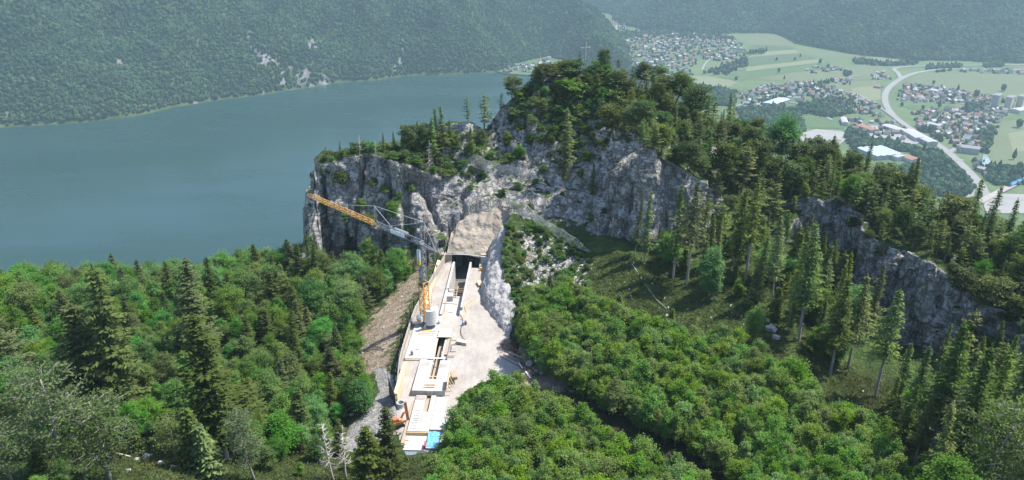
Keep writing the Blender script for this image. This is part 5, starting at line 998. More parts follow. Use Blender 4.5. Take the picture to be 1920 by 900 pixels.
for r0, r1 in ((.62, .8),):
    Vv = [(c.x+r*math.cos(6.283*i/n_), c.y+r*math.sin(6.283*i/n_), z) for z in (-2.4, -.5) for r in (r0, r1) for i in range(n_)]
    Fv = []
    for i in range(n_):
        j = (i+1) % n_; Fv += [(n_+i, n_+j, 3*n_+j, 3*n_+i), (j, i, 2*n_+i, 2*n_+j), (2*n_+i, 3*n_+i, 3*n_+j, 2*n_+j)]
    b.add(Vv, Fv)
tag(b.build('concrete_ring', M['concgrey']), 'grey concrete ring at the near end of the fence', 'ring')
# ---- tower crane
cp = S(-5.9, 41.6, .18); JA = math.atan2(.657, -.754); cr = empty('tower_crane', cp, JA, 'slewing tower crane with orange jib tip and pale ballast blocks on the white slab', 'crane')
def cpart(nm, b, mt, parent=cr, smooth=False): return b.build(nm, M[mt], parent, smooth)
def lattice(b, p0, p1, w, h, step, bar, tri_=False, taper=1.0, taper0=1.0):
    p0 = Vector(p0); p1 = Vector(p1); d = p1-p0; L = d.length; d.normalize(); up = Vector((0, 0, 1)) if abs(d.z) < .9 else Vector((1, 0, 0)); r = d.cross(up).normalized(); up = r.cross(d); n = max(2, int(L/step))
    def c(i):
        t = i/n; k = 1.0
        if t > .93: k = 1+(taper-1)*(t-.93)/.07
        if t < .05: k = taper0+(1-taper0)*t/.05
        q = p0+d*L*t
        return [q-r*w/2*k-up*h/2, q+r*w/2*k-up*h/2, q+up*(h/2-(1-k)*h*.8)] if tri_ else [q-r*w/2-up*h/2, q+r*w/2-up*h/2, q+r*w/2+up*h/2, q-r*w/2+up*h/2]
    m = 3 if tri_ else 4
    for i in range(n):
        a, e = c(i), c(i+1)
        for k in range(m): b.bar(a[k], e[k], bar*1.5); b.bar(a[k], a[(k+1) % m], bar); x, y = (k, (k+1) % m) if i % 2 else ((k+1) % m, k); b.bar(a[x], e[y], bar)
    e = c(n)
    for k in range(m): b.bar(e[k], e[(k+1) % m], bar)
    return b
b = MB()
for a in (.785, 2.356): b.bar((3.0*math.cos(a), 3.0*math.sin(a), .5), (-3.0*math.cos(a), -3.0*math.sin(a), .5), .42, .45 if a < 1 else .40)
cpart('cross_base', b, 'white')
for a in (.785, 2.356, 3.927, 5.498):
    b = MB(); b.tube([(3.0*math.cos(a), 3.0*math.sin(a), .08), (3.0*math.cos(a), 3.0*math.sin(a), .75)], [.16, .16], 10); b.tube([(3.0*math.cos(a), 3.0*math.sin(a), 0), (3.0*math.cos(a), 3.0*math.sin(a), .12)], [.42, .42], 12); cpart('outrigger_foot', b, 'greysteel')
b = MB(); b.tube([(0, 0, .7), (0, 0, 1.05)], [1.0, 1.0], 20); cpart('slewing_ring', b, 'steel')
b = MB(); b.prism([(1.2, -1.0), (1.2, 1.0), (-2.6, 1.25), (-2.6, -1.25)], 1.06, 1.45); pf = cpart('slewing_platform', b, 'greysteel')
b = MB(); b.box((.3, 1.25, 1.9), (1.7, .8, 1.2)); cpart('machine_box', b, 'white', pf)
b = MB(); b.box((.3, 1.68, 1.35), (1.3, .1, .7)); cpart('orange_cover', b, 'crane_orange', pf)
b = MB(); b.box((-.9, -1.0, 1.95), (1.2, .6, .9)); cpart('winch', b, 'greysteel', pf)
for k in range(8):
    b = MB(); n_ = 12; z0 = 1.1+k*.46; pts = []
    for i in range(n_+1): a = math.pi+(-.62+1.24*i/n_); pts.append((.6+3.9*math.cos(a), 2.75*math.sin(a)))
    for i in range(n_, -1, -1): a = math.pi+(-.62+1.24*i/n_); pts.append((.6+2.9*math.cos(a), 2.6*math.sin(a)))
    b.prism(pts, z0, z0+.43); o = cpart('ballast_block', b, 'ballast'); md = o.modifiers.new('bevel', 'BEVEL'); md.width = .03; md.segments = 1
b = MB(); b.bar((-3.0, .35, 4.78), (-2.5, .35, 5.0), .5, .3); b.bar((-3.0, -.45, 4.78), (-2.5, -.45, 4.78), .5, .25); cpart('ballast_hook', b, 'white')
b = lattice(MB(), (0, 0, 1.45), (0, 0, 10.8), 1.5, 1.5, 1.15, .115); cpart('lower_mast', b, 'crane_orange')
b = lattice(MB(), (0, 0, 9.8), (0, 0, 19.9), 1.12, 1.12, 1.0, .10); cpart('upper_mast', b, 'greysteel')
b = MB(); b.box((0, 0, 10.4), (1.6, 1.6, .5)); cpart('mast_collar', b, 'steel')
JZ = 20.5
b = MB(); b.box((.1, 0, 20.0), (1.3, 1.1, .5)); b.box((.1, 0, 20.45), (.5, 1.3, .5)); cpart('mast_head', b, 'greysteel')
b = lattice(MB(), (.2, 0, JZ), (15.2, 0, JZ+.35), 1.0, 1.05, 1.05, .09, True); cpart('inner_jib', b, 'greysteel')
b = lattice(MB(), (15.4, 0, JZ+.35), (41, 0, JZ+1.2), 1.0, 1.0, 1.1, .068, True, .7, .45); cpart('outer_jib', b, 'crane_orange')
for s in (-1, 1): b = MB(); b.box((7.2, s*.62, JZ+.28), (4.6, .05, .95)); cpart('white_banner', b, 'white')
b = MB(); b.box((3.6, 0, JZ+.1), (1.0, .9, .7)); cpart('hoist_gear', b, 'steel')
b = MB()
for s in (-1, 1): b.bar((15.3, s*.45, JZ+.4), (15.6, 0, JZ+4.6), .10)
cpart('jib_strut', b, 'greysteel')
b = MB()
for s in (-1, 1): b.bar((.3, s*.5, JZ+.2), (-1.2, 0, JZ+5.0), .10); 
cpart('apex_strut', b, 'greysteel')
b = MB()
for s in (-1, 1): b.bar((-.2, s*.45, JZ-.3), (-4.6, s*.12, JZ-.9), .11); b.bar((-.2, s*.45, JZ-.9), (-4.6, s*.12, JZ-1.0), .09)
b.bar((-4.6, -.3, JZ-.95), (-4.6, .3, JZ-.95), .3); cpart('rear_strut', b, 'greysteel')
for nm, a, c in (('pendant', (-1.2, 0, JZ+5), (15.6, 0, JZ+4.6)), ('pendant', (15.6, 0, JZ+4.6), (29, 0, JZ+1.5)), ('pendant', (-1.2, 0, JZ+5), (-4.6, 0, JZ-.9)), ('pendant', (1.4, 0, JZ+4.0), (10.8, 0, JZ+.9)), ('guy_rope', (-4.6, .1, JZ-1), (-2.4, .4, 4.9)), ('pendant', (15.6, 0, JZ+4.6), (9.6, 0, JZ+.8))):
    b = MB(); b.tube([a, c], [.045, .045], 5); cpart(nm, b, 'rope')
b = MB(); b.box((.0, .85, 17.6), (.9, .5, 2.6)); cb = cpart('switch_cabinet', b, 'white')
b = MB(); b.box((.0, .9, 15.9), (.95, .6, .75)); cpart('yellow_box', b, 'yellow', cb)
b = MB(); b.bar((.0, 1.12, 16.4), (.0, 1.12, 18.8), .08, .04); cpart('cabinet_seam', b, 'steel', cb)
b = MB()
for s in (-.25, .25): b.bar((.6, s, 10.8), (.6, s, 19.6), .05)
for k in range(20): b.bar((.6, -.25, 11+k*.43), (.6, .25, 11+k*.43), .04)
cpart('ladder', b, 'greysteel')
b = MB(); b.box((4.6, 0, JZ-.75), (.9, 1.2, .2)); tr_ = cpart('trolley', b, 'steel')
b = MB(); b.tube([(4.6, 0, JZ-.9), (4.6, 0, JZ-4)], [.03, .03], 4); b.box((4.6, 0, JZ-4.2), (.3, .25, .5)); b.tube([(4.6, 0, JZ-4.45), (4.75, 0, JZ-4.75), (4.6, 0, JZ-4.95), (4.45, 0, JZ-4.8)], [.06, .06, .05, .03], 6); cpart('hook', b, 'steel', tr_)
# ---- rusty drill rig
rg = empty('drill_rig', S(-6.2, 6.6, -1.75), .5, 'rusty orange drilling machine with raised boom on the gravel', 'machine')
for s in (-1, 1):
    b = MB(); n_ = 14; pts = [(1.1*math.copysign(1, math.cos(a))*.6+.42*math.cos(a), .42+.42*math.sin(a)) for a in np.linspace(0, 6.283, n_, endpoint=False)]
    b.add([(x, s*.75-.2, z) for x, z in pts]+[(x, s*.75+.2, z) for x, z in pts], [tuple(range(n_)), tuple(range(2*n_-1, n_-1, -1))]+[(i+n_, (i+1) % n_+n_, (i+1) % n_, i) for i in range(n_)]); b.build('track', M['rubber'], rg)
b = MB(); b.box((0, 0, .95), (1.9, 1.2, .4)); b.box((-.4, .1, 1.45), (1.0, 1.0, .7)); b.build('body', M['rust'], rg)
b = MB(); b.box((.45, -.35, 1.35), (.5, .4, .55)); b.build('engine_cover', M['crane_orange'], rg)
b = MB(); b.bar((.6, 0, 1.2), (1.4, .2, 2.4), .28, .3); b.bar((1.4, .2, 2.4), (2.3, .3, 2.0), .22, .25); b.build('arm', M['rust'], rg)
b = lattice(MB(), (2.2, .3, .4), (1.9, .5, 4.4), .34, .34, .45, .07); b.build('drill_mast', M['rust'], rg)
b = MB(); b.tube([(2.25, .3, .3), (1.95, .5, 4.1)], [.06, .06], 6); b.build('drill_rod', M['steel'], rg)
# ---- rockfall nets
def net(topq, botq, label, back=1.0):
    def lift(px, py, dy):
        h = atp(px, py); h = h if h is not None else P(px, py, 195); d = (h-CAM); return CAM+d*(1-dy/d.length)
    Tq = [lift(x, y, 2.0) for x, y in topq]; Bq = [lift(x, y, .9) for x, y in botq]
    Ty = np.convolve([p.y for p in Tq], [.25, .5, .25], 'same'); 
    def fit(qs, pts):                         # even out the depth so the net hangs as one sheet
        ys_ = np.array([p.y for p in pts]); k = np.polyfit(range(len(ys_)), ys_, 2); return [P(x, y, float(np.polyval(k, i))-.6) for i, (x, y) in enumerate(qs)]
    Tq = fit(topq, Tq); Bq = fit(botq, Bq); nu, nv = 110, 16; tt = np.linspace(0, 1, nu)
    ip = lambda q: np.stack([np.interp(tt, np.linspace(0, 1, len(q)), [p[k] for p in q]) for k in range(3)], -1)
    A_, B_ = ip(Tq), ip(Bq); nm = empty('rockfall_net', Bq[len(Bq)//2], 0, label, 'net'); iv = Matrix.Translation(-Bq[len(Bq)//2]); vv = np.linspace(0, 1, nv); Qn = A_[:, None]*(1-vv)[None, :, None]+B_[:, None]*vv[None, :, None]
    Qn[..., 1] -= (.8*np.sin(math.pi*vv))[None]*(1+.3*np.sin(tt*31))[:, None]; Qn[..., 2] -= (.35*np.abs(np.sin(tt*math.pi*(len(topq)-1))))[:, None]
    b = MB()
    for i in range(nu):
        for j in range(nv-1): b.bar(Qn[i, j], Qn[i, j+1], .019)
    for j in range(nv):
        for i in range(nu-1): b.bar(Qn[i, j], Qn[i+1, j], .019 if 0 < j < nv-1 else .07)
    o = b.build('mesh_sheet', M['netwire'], nm); o.matrix_parent_inverse = iv
    for i in np.linspace(0, nu-1, len(topq)).astype(int):
        b = MB(); a = Vector(Qn[i, 0]); c = Vector(Qn[i, -1])+Vector((0, .8, -.4)); b.bar(c, a, .13); o = b.build('post', M['netwire'], nm); o.matrix_parent_inverse = iv
net([(862, 282), (897, 291), (919, 302), (950, 309), (975, 314), (998, 316)], [(855, 298), (885, 310), (910, 318), (935, 326), (975, 338), (1010, 338)], 'sagging steel rockfall net on the upper ledge of the crag')
net([(948, 360), (987, 383), (1013, 406), (1036, 420), (1054, 429), (1080, 446), (1111, 474)], [(952, 384), (971, 394), (997, 408), (1013, 422), (1040, 440), (1064, 454), (1100, 470)], 'grey steel rockfall net slanting above the rubble slope')
# ---- summit cross
h = drop(P(1097, 135, 219).x, 219)[0]; topz = P(1098, 80, h.y).z; cr2 = empty('summit_cross', h, .35, 'tall grey timber cross on the summit of the crag', 'cross'); H = topz-h.z; s_ = h.y/219
b = MB(); b.bar((0, 0, -.5), (0, 0, H), .26, .26); b.build('upright', M['greywood'], cr2); b = MB(); b.bar((-1.5, 0, H-1.35), (1.5, 0, H-1.35), .24, .22); b.build('crossbar', M['greywood'], cr2)
for s in (-1, 1): b = MB(); b.bar((s*1.2, 0, H-1.35), (s*.1, 0, .2), .03); b.build('stay_wire', M['rope'], cr2)
# ---- rocks
M['scree'] = mat_concrete('scree_limestone', (.47, .455, .43), .3, 1.4, .35)
def rock_mesh(name, seed, sub=3, rough=.28, mt='limestone'):
    bm = bmesh.new(); bmesh.ops.create_icosphere(bm, subdivisions=sub, radius=1); r = np.random.default_rng(seed); pl_ = rdir(9, r)
    for v in bm.verts:
        p = np.array(v.co); k = 1.0
        for q in pl_:
            d = float(p @ q)
            if d > .62: k = min(k, .62/d)
        p = p*k*(1+rough*float(noise(p[0]*1.7+seed, p[1]*1.7, p[2]*1.7))+.06*float(noise(p[0]*6+seed, p[1]*6, p[2]*6))); v.co = Vector(p*np.array([1.1, .9, .8]))
    me = bpy.data.meshes.new(name); bm.to_mesh(me); bm.free(); me.materials.append(M[mt]); return me
RK = [rock_mesh('boulder', 200+i) for i in range(5)]; RS = [rock_mesh('scree_stone', 300+i, 1, .7, 'scree') for i in range(5)]
for i, (px, py, s, lb) in enumerate([(993, 684, 1.15, 'large grey boulder beside the log heap'), (1019, 701, .8, 'boulder right of the large one by the path gap'), (1004, 698, .5, 'small stone between the two path boulders'), (1446, 618, 1.3, 'pale rock standing out of the sunny slope'), (1454, 634, .9, 'rock just below the pale slope rock'), (1440, 602, .7, 'small rock above the pale slope rock'), (275, 858, .8, 'white broken rock in the left foreground clearing'), (300, 870, .5, 'flat white rock in the left foreground'), (258, 862, .45, 'small white rock beside the broken one in the foreground'), (240, 884, .5, 'grey rock at the foot of the wispy pine'), (660, 778, .55, 'pale boulder beside the gravel track'), (650, 770, .4, 'small pale boulder left of the gravel track'), (1262, 492, .7, 'rock at the feet of the spruce pair'), (1275, 500, .5, 'pale stone behind the spruce pair'), (1182, 556, .35, 'small white stone under the fallen log'), (1246, 560, .3, 'white stone right of the fallen log'), (1672, 412, 1.1, 'pale boulder on top of the right cliff'), (1062, 530, .6, 'white block low in the rubble slope'), (1030, 480, .7, 'pale block in the middle of the rubble slope'), (1048, 500, .5, 'small block in the rubble slope'), (985, 470, .6, 'pale block at the left of the rubble slope'), (1590, 365, .6, 'small rock on the rim of the right cliff'), (860, 300, .9, 'pale rock under the upper net')]):
    h = atp(px, py)
    if h is None: continue
    o = link('boulder', RK[i % 5]); o.location = h+Vector((0, 0, s*.2)); o.scale = (s, s, s); o.rotation_euler = (random.uniform(-.4, .4), random.uniform(-.4, .4), random.uniform(0, 6)); tag(o, lb, 'boulder', 'boulders')
def scree(name, q, sp, nt_, sr, rows_, label, seed):
    pts = [p for p in scatter(q, sp, nt_, seed, .05, rows_) if float(noise(np.array([p.x/3.2]), np.array([p.y/3.2]))[0]) > -.10]; n = len(pts)
    if not n: return
    s = sr[0]+(sr[1]-sr[0])*RNG.uniform(0, 1, n)**2.6*1.8; rt = RNG.uniform(0, 6.28, (n, 3)); o = gn_instances(name, [tuple(p) for p in pts], np.stack([s, s, s*.8], -1), rt, RS); tag(o, label, 'rubble')
scree('rubble', [(966, 440), (1000, 415), (1030, 440), (1075, 470), (1112, 495), (1100, 535), (1040, 545), (990, 560), (965, 540)], .36, 9000, (.09, .36), (rr[2], rr[4]+8), 'white limestone rubble right of the tunnel wall', 61)
scree('soil_stones', [(770, 510), (800, 505), (770, 560), (735, 640), (715, 700), (680, 690), (676, 630), (720, 575)], .9, 900, (.06, .22), (rr[1], rr[4]), 'stones in the brown soil bank', 62)
scree('slope_stones', [(1120, 470), (1300, 490), (1560, 560), (1620, 740), (1450, 690), (1200, 600)], 1.8, 1500, (.08, .3), (rr[2], rr[4]), 'scattered stones on the shaded slope', 63)
# ---- logs, pipes, brush, stumps
def log(px0, py0, px1, py1, r0, mat, nm, lb, cat, lift_=.25, r1=None, curve=0):
    a, c = atp(px0, py0), atp(px1, py1)
    if a is None or c is None: return
    a = a+Vector((0, 0, lift_)); c = c+Vector((0, 0, lift_)); m = a.lerp(c, .5)+Vector((0, 0, curve)); b = MB(); b.tube([a, a.lerp(m, .5), m, m.lerp(c, .5), c], list(np.linspace(r0, r1 or r0*.7, 5)), 8); o = b.build(nm, M[mat], None, True, tuple(a)); return tag(o, lb, cat)
log(1185, 497, 1232, 566, .20, 'greybark', 'fallen_log', 'long grey fallen log on the grassy slope', 'log', .3, .09, -.35)
log(1230, 564, 1250, 582, .10, 'greybark', 'fallen_log', 'grey top of the fallen log on the slope', 'log', .4, .06)
log(972, 684, 994, 713, .13, 'white', 'pipe', 'long white pipe lying beside the log heap', 'pipe', .6, .13)
log(978, 690, 1004, 710, .12, 'rubber', 'pipe', 'black pipe lying right of the white pipe', 'pipe', .5, .12)
log(984, 688, 1010, 707, .12, 'rubber', 'pipe', 'second black pipe farther right in the bundle', 'pipe', .5, .12)
for k, (a, c) in enumerate((((938, 672), (972, 690)), ((944, 668), (974, 684)), ((950, 662), (985, 676)), ((955, 655), (990, 668)), ((962, 672), (992, 655)))):
    log(*a, *c, .16, ('brush', 'bark', 'wood', 'bark', 'brush')[k], 'felled_trunk', ('%s felled trunk in the log heap at the platform edge' % ('first nearest', 'second', 'middle', 'fourth', 'crossing reddish')[k]), 'log', .45, .08)
log(1, 0, 0, 0, .1, 'wood', 'x', 'x', 'x') if False else None
for k, (a, c) in enumerate((((320, 876), (360, 882)), ((345, 868), (395, 876)), ((205, 850), (245, 858)))): log(*a, *c, .22, 'deadwood', 'fallen_log', ('grey log in the left foreground, %s' % ('lower of two', 'upper of two', 'beneath the wispy pine')[k]), 'log', .2, .1)
h = atp(228, 762)
if h is not None:
    b = MB(); b.tube([(0, 0, -.4), (.1, 0, 1.6), (.15, .1, 3.4)], [.42, .34, .26], 9); b.tube([(.12, 0, 2.0), (.9, .2, 2.4)], [.12, .03], 5); o = b.build('broken_trunk', M['deadwood'], None, True); o.location = h; tag(o, 'grey broken trunk with a stub branch below the dark fir', 'stump')
h = atp(664, 756)
if h is not None:
    r = np.random.default_rng(3); b = MB()
    for k in range(260): a, q, z = r.uniform(0, 6.28), r.uniform(0, 1.9)**1, r.uniform(0, .9); p = Vector((math.cos(a)*q*1.2, math.sin(a)*q, z*(1-q/2.4))); d = Vector(tuple(r.normal(size=3)*np.array([.7, .7, .3]))); b.tube([p-d, p+d], [.035, .02], 3)
    o = b.build('brush_pile', M['brush']); o.location = h; tag(o, 'reddish brown brush pile at the edge of the gravel track', 'brush pile')
h = atp(962, 655)
if h is not None:
    r = np.random.default_rng(4); b = MB()
    for k in range(220): p = Vector((r.uniform(-2.5, 2.5), r.uniform(-2, 2.5), r.uniform(.1, 1.0))); d = Vector(tuple(r.normal(size=3)*np.array([.8, .8, .35]))); b.tube([p-d, p+d], [.05, .02], 3)
    o = b.build('root_heap', M['brush']); o.location = h; tag(o, 'heap of brown roots and branches at the end of the sprayed wall', 'brush pile')
# ---- small site clutter
for k, (u, v, z, n_, lb) in enumerate([(-4.6, 24.6, .1, 9, 'row of thin starter bars on the left white slab'), (-.3, 24.0, .1, 7, 'row of starter bars on the right white slab'), (-3.7, 13.8, -.75, 8, 'row of starter bars on the lowest long slab'), (-7.9, 44.6, .18, 10, 'row of starter bars behind the crane')]):
    o = empty('starter_bars', S(u, v, z), 0, lb, 'rebar'); b = MB()
    for i in range(n_): b.tube([(i*.22, 0, -.1), (i*.22+.02, 0, .7+.1*(i % 3))], [.03, .03], 4)
    tag(b.build('bars', M['rust'], o), kind='stuff')
for k, (u, v, c, lb) in enumerate([(2.8, 41.5, 'blue', 'blue drum on the earth right of the plywood cover'), (3.3, 41.9, 'rust', 'rusty drum beside the blue drum'), (-6.9, 28.4, 'greysteel', 'grey drum at the front of the crane slab'), (4.6, 70.5, 'yellow', 'yellow drum at the foot of the portal')]):
    b = MB(); b.tube([(0, 0, 0), (0, 0, .05), (0, 0, .44), (0, 0, .48), (0, 0, .86), (0, 0, .9)], [.29, .31, .29, .31, .29, .28], 14); o = b.build('drum', M[c], None, True); o.location = S(u, v, .2 if u < -3 else .08); tag(o, lb, 'drum')
for k, (u, v, a, c, lb) in enumerate([(5.0, 62, .3, 'lightwood', 'stack of light boards on the earth near the portal'), (3.4, 33.5, 1.2, 'ply', 'stack of plywood on the earth right of the slot'), (-6.6, 47.5, .1, 'greysteel', 'stack of grey formwork panels behind the crane'), (2.9, 20.6, .2, 'wood', 'stack of brown boards beyond the brown formwork')]):
    o = empty('board_stack', S(u, v, .08 if u > -3 else .1), a, lb, 'stack')
    for i in range(5): b = MB(); b.box((.03*((i*7) % 3), .04*((i*5) % 3), .07+i*.13), (1.1, 2.4, .11)); b.build('board', M[c], o)
    for i in (-.8, .8): b = MB(); b.box((0, i, 0), (1.0, .12, .04)); b.build('bearer', M['wood'], o)
for k, (u0, v0, u1, v1, m_, lb) in enumerate([(-2.2, 46.5, 1.0, 30.0, 'rubber', 'black hose snaking past the plywood cover'), (3.5, 55, 2.2, 44, 'yellow', 'yellow hose on the earth right of the trench')]):
    b = MB(); pts = [S(u0+(u1-u0)*t+.5*math.sin(t*9+k), v0+(v1-v0)*t, .22) for t in np.linspace(0, 1, 26)]
    for p in pts:
        if k == 0 and siteuv(p.x, p.y)[0] < .9: p.x += 3.6
    b.tube(pts, [.06]*26, 6); tag(b.build('hose', M[m_], None, True), lb, 'hose')
# ------------------------------------------------------------------ the valley: houses, halls, woods, a train
WALLM = [simple('house_wall_%s' % n, c, .9, .06, .1) for n, c in (('white', (.45, .44, .425)), ('cream', (.38, .345, .285)), ('grey', (.30, .295, .28)), ('timber', (.30, .21, .14)))]
ROOFM = [simple('roof_%s' % n, c, .85, .15, .2) for n, c in (('brown', (.17, .125, .105)), ('red', (.26, .135, .105)), ('grey', (.19, .19, .20)), ('dark', (.10, .10, .10)), ('pale', (.34, .335, .33)))]
def house_meshes(L, W, H, R, wm, rm):
    b = MB(); b.box((0, 0, H/2-1), (L, W, H+2)); b.add([(-L/2, -W/2, H), (-L/2, W/2, H), (-L/2, 0, H+R-.25)], [(0, 2, 1)]); b.add([(L/2, -W/2, H), (L/2, W/2, H), (L/2, 0, H+R-.25)], [(0, 1, 2)])
    wmsh = b.mesh('wall'); wmsh.materials.append(wm)
    b = MB(); o = .8; e = W/2+.9; zz = H-.9*R/(W/2)
    for s in (-1, 1):
        Vv = [(-L/2-o, 0, H+R), (L/2+o, 0, H+R), (L/2+o, s*e, zz), (-L/2-o, s*e, zz)]; Vv += [(x, y, z-.3) for x, y, z in Vv]
        Fv = [(0, 1, 2, 3), (7, 6, 5, 4), (1, 5, 6, 2), (2, 6, 7, 3), (3, 7, 4, 0)]; b.add(Vv, Fv if s < 0 else [tuple(reversed(f)) for f in Fv])
    b.box((L*.2, W*.12, H+R), (.8, .8, 1.6)); rm_ = b.mesh('roof'); rm_.materials.append(rm); return wmsh, rm_
HV = []
hr = random.Random(9)
RN = ['brown', 'red', 'grey', 'dark', 'pale']; WN = ['white', 'cream', 'grey', 'timber']
for i in range(22):
    wi = hr.choice([0, 0, 0, 0, 1, 1, 2, 3]); ri = hr.choice([0, 0, 0, 1, 1, 2, 2, 3, 3, 4]); HV.append((*house_meshes(hr.uniform(10, 15), hr.uniform(8.5, 11), hr.uniform(5, 7), hr.uniform(2.6, 4.2), WALLM[wi], ROOFM[ri]), WN[wi], RN[ri]))
VILL = [([(1152, 74), (1200, 66), (1262, 64), (1330, 68), (1386, 82), (1398, 100), (1370, 116), (1310, 112), (1290, 134), (1240, 140), (1190, 132), (1165, 100)], 19, 'in the far village at the foot of the mountain', 330),
 ([(1146, 40), (1170, 44), (1180, 60), (1150, 66)], 22, 'in the hamlet at the head of the valley', 20),
 ([(1384, 176), (1440, 160), (1520, 156), (1570, 168), (1600, 182), (1640, 196), (1660, 222), (1600, 214), (1540, 196), (1470, 190), (1400, 196)], 17, 'in the middle village among the fields', 120),
 ([(1692, 158), (1760, 164), (1800, 172), (1850, 180), (1900, 190), (1860, 196), (1760, 194), (1690, 192)], 16, 'in the settlement inside the road bend', 90),
 ([(1712, 214), (1760, 206), (1830, 204), (1890, 206), (1876, 228), (1846, 250), (1838, 285), (1806, 290), (1780, 262), (1740, 250), (1716, 236)], 16, 'in the settlement right of the main road', 120),
 ([(1590, 226), (1650, 224), (1690, 236), (1720, 256), (1700, 266), (1640, 254), (1596, 244)], 22, 'in the works area left of the main road', 36),
 ([(1500, 130), (1560, 122), (1580, 132), (1520, 138)], 24, 'in the small group amid the meadows', 9), ([(1640, 138), (1660, 136), (1664, 148), (1640, 150)], 20, 'beside the top of the road bend', 8), ([(1800, 128), (1920, 132), (1920, 140), (1810, 136)], 22, 'in the row under the right mountain', 26), ([(1560, 152), (1590, 148), (1600, 156), (1570, 160)], 22, 'by the field lane above the middle village', 7),
 ([(938, 131), (960, 124), (1000, 122), (1030, 108), (1030, 122), (1000, 136), (950, 136)], 20, 'by the lake shore behind the crag', 26), ([(1240, 140), (1300, 138), (1290, 150), (1250, 152)], 20, 'at the near rim of the far village', 10), ([(1830, 300), (1850, 330), (1836, 336), (1820, 312)], 22, 'below the road junction', 6)]
hs = []; roadpts = [G(x, y, VZ) for x, y in HW]
for q, sp, wh, mx in VILL:
    w_ = [(G(x, y, VZ).x, G(x, y, VZ).y) for x, y in q]; x0, x1 = min(a for a, _ in w_), max(a for a, _ in w_); y0, y1 = min(a for _, a in w_), max(a for _, a in w_); cell = []; r = np.random.default_rng(len(hs)+3); base = r.uniform(0, 3)
    for _ in range(mx*14):
        x, y = r.uniform(x0, x1), r.uniform(y0, y1)
        if len(cell) >= mx: break
        if not inpoly(np.array([x]), np.array([y]), w_)[0] or any((a-x)**2+(c-y)**2 < sp*sp for a, c in cell): continue
        if seg_dist(np.array([x]), np.array([y]), [(p.x, p.y) for p in roadpts], False)[0] < 18: continue
        cell.append((x, y)); hs.append((x, y, wh, base+r.choice([0, 1.57])+r.normal()*.25))
hs = [h for h in hs if seen((h[0], h[1], VZ+8))]
hs.sort(key=lambda h: math.hypot(h[0], h[1])); print('houses', len(hs))
HAUTO = []; far = MB(); fm = WALLM+ROOFM
for i, (x, y, wh, a) in enumerate(hs):
    v = hr.randrange(22); wm_, rm_, wn, rn = HV[v]; sc_ = hr.uniform(.75, 1.1)
    if i < 298:
        o = empty('house', (x, y, VZ+.3), a, '%s house with a %s roof %s' % (wn if wn != 'timber' else 'dark timber', {'pale': 'pale grey', 'dark': 'blackish'}.get(rn, rn), wh), 'house', 'houses of the valley'); HAUTO.append((o, wn, rn, wh, x, y)); o.scale = (sc_, sc_, sc_)
        for nm, me in (('wall', wm_), ('roof', rm_)): c = bpy.data.objects.new(nm, me); COL.objects.link(c); c.parent = o
    else:
        R = Matrix.Translation((x, y, VZ+.3)) @ Matrix.Rotation(a, 4, 'Z') @ Matrix.Scale(sc_, 4)
        for me, mi in ((wm_, WN.index(wn)), (rm_, 4+RN.index(rn))): far.add([R @ q.co for q in me.vertices], [tuple(p.vertices) for p in me.polygons], mi)
if far.v: tag(far.build('distant_houses', fm), 'houses of the far village too small to tell apart', 'houses', None, 'stuff')
def hall(px0, py0, px1, py1, wid, H, wm, rm, lb, nm='hall', bays=1):
    a, c = G(px0, py0, VZ), G(px1, py1, VZ); m = (a+c)/2; d = c-a; L = d.length; rz = math.atan2(d.y, d.x); o = empty(nm, (m.x, m.y, VZ+.3), rz, lb, 'hall' if nm == 'hall' else 'apartment block')
    for k in range(bays):
        off = (k-(bays-1)/2)*(wid/bays); wm_, rm_ = house_meshes(L, wid/bays-2, H, 1.6 if nm == 'hall' else .5, wm, rm)
        for n2, me in (('wall', wm_), ('roof', rm_)): q = bpy.data.objects.new(n2, me); COL.objects.link(q); q.parent = o; q.location = (0, off, 0)
P_, W0 = ROOFM[4], WALLM[0]; blu = simple('hall_roof_blue', (.36, .42, .48), .5, .08, .1)
hall(1630, 284, 1668, 300, 62, 10, WALLM[2], blu, 'long works hall with four blue-grey roofs beside the quarry wood', 'hall', 4); hall(1655, 290, 1690, 302, 26, 9, W0, P_, 'white works hall right of the blue-grey hall')
hall(1692, 298, 1716, 306, 24, 8, W0, ROOFM[1], 'red-roofed hall by the junction'); hall(1700, 250, 1728, 266, 30, 9, W0, P_, 'pale hall left of the main road'); hall(1660, 240, 1690, 250, 26, 8, W0, P_, 'white hall in the works area'); hall(1724, 262, 1748, 274, 24, 9, WALLM[2], P_, 'grey hall next to the main road'); hall(1440, 200, 1470, 190, 34, 8, WALLM[2], blu, 'grey flat hall beside the middle village'); hall(1740, 236, 1764, 242, 16, 8, W0, P_, 'long white hall in the right settlement'); hall(1800, 284, 1834, 288, 26, 12, WALLM[2], ROOFM[2], 'grey block house near the junction'); hall(1902, 212, 1930, 206, 26, 8, W0, P_, 'white hall at the right edge'); hall(1612, 240, 1640, 250, 24, 8, WALLM[1], ROOFM[1], 'orange-roofed hall in the works area'); hall(1745, 172, 1760, 175, 22, 7, W0, ROOFM[4], 'pale-roofed shed in the settlement inside the bend'); hall(1640, 164, 1652, 166, 18, 6, WALLM[3], ROOFM[1], 'red barn alone on the hay meadow'); hall(1580, 226, 1584, 236, 14, 8, W0, P_, 'white grandstand beside the sports field')
for k, (a, c) in enumerate((((1862, 204), (1868, 200)), ((1886, 208), (1893, 204)), ((1908, 206), (1916, 202)))): hall(*a, *c, 16, 34, WALLM[1 if k else 2], ROOFM[2], '%s of three tall apartment blocks at the right' % ('leftmost', 'middle', 'rightmost')[k], 'apartment_block')
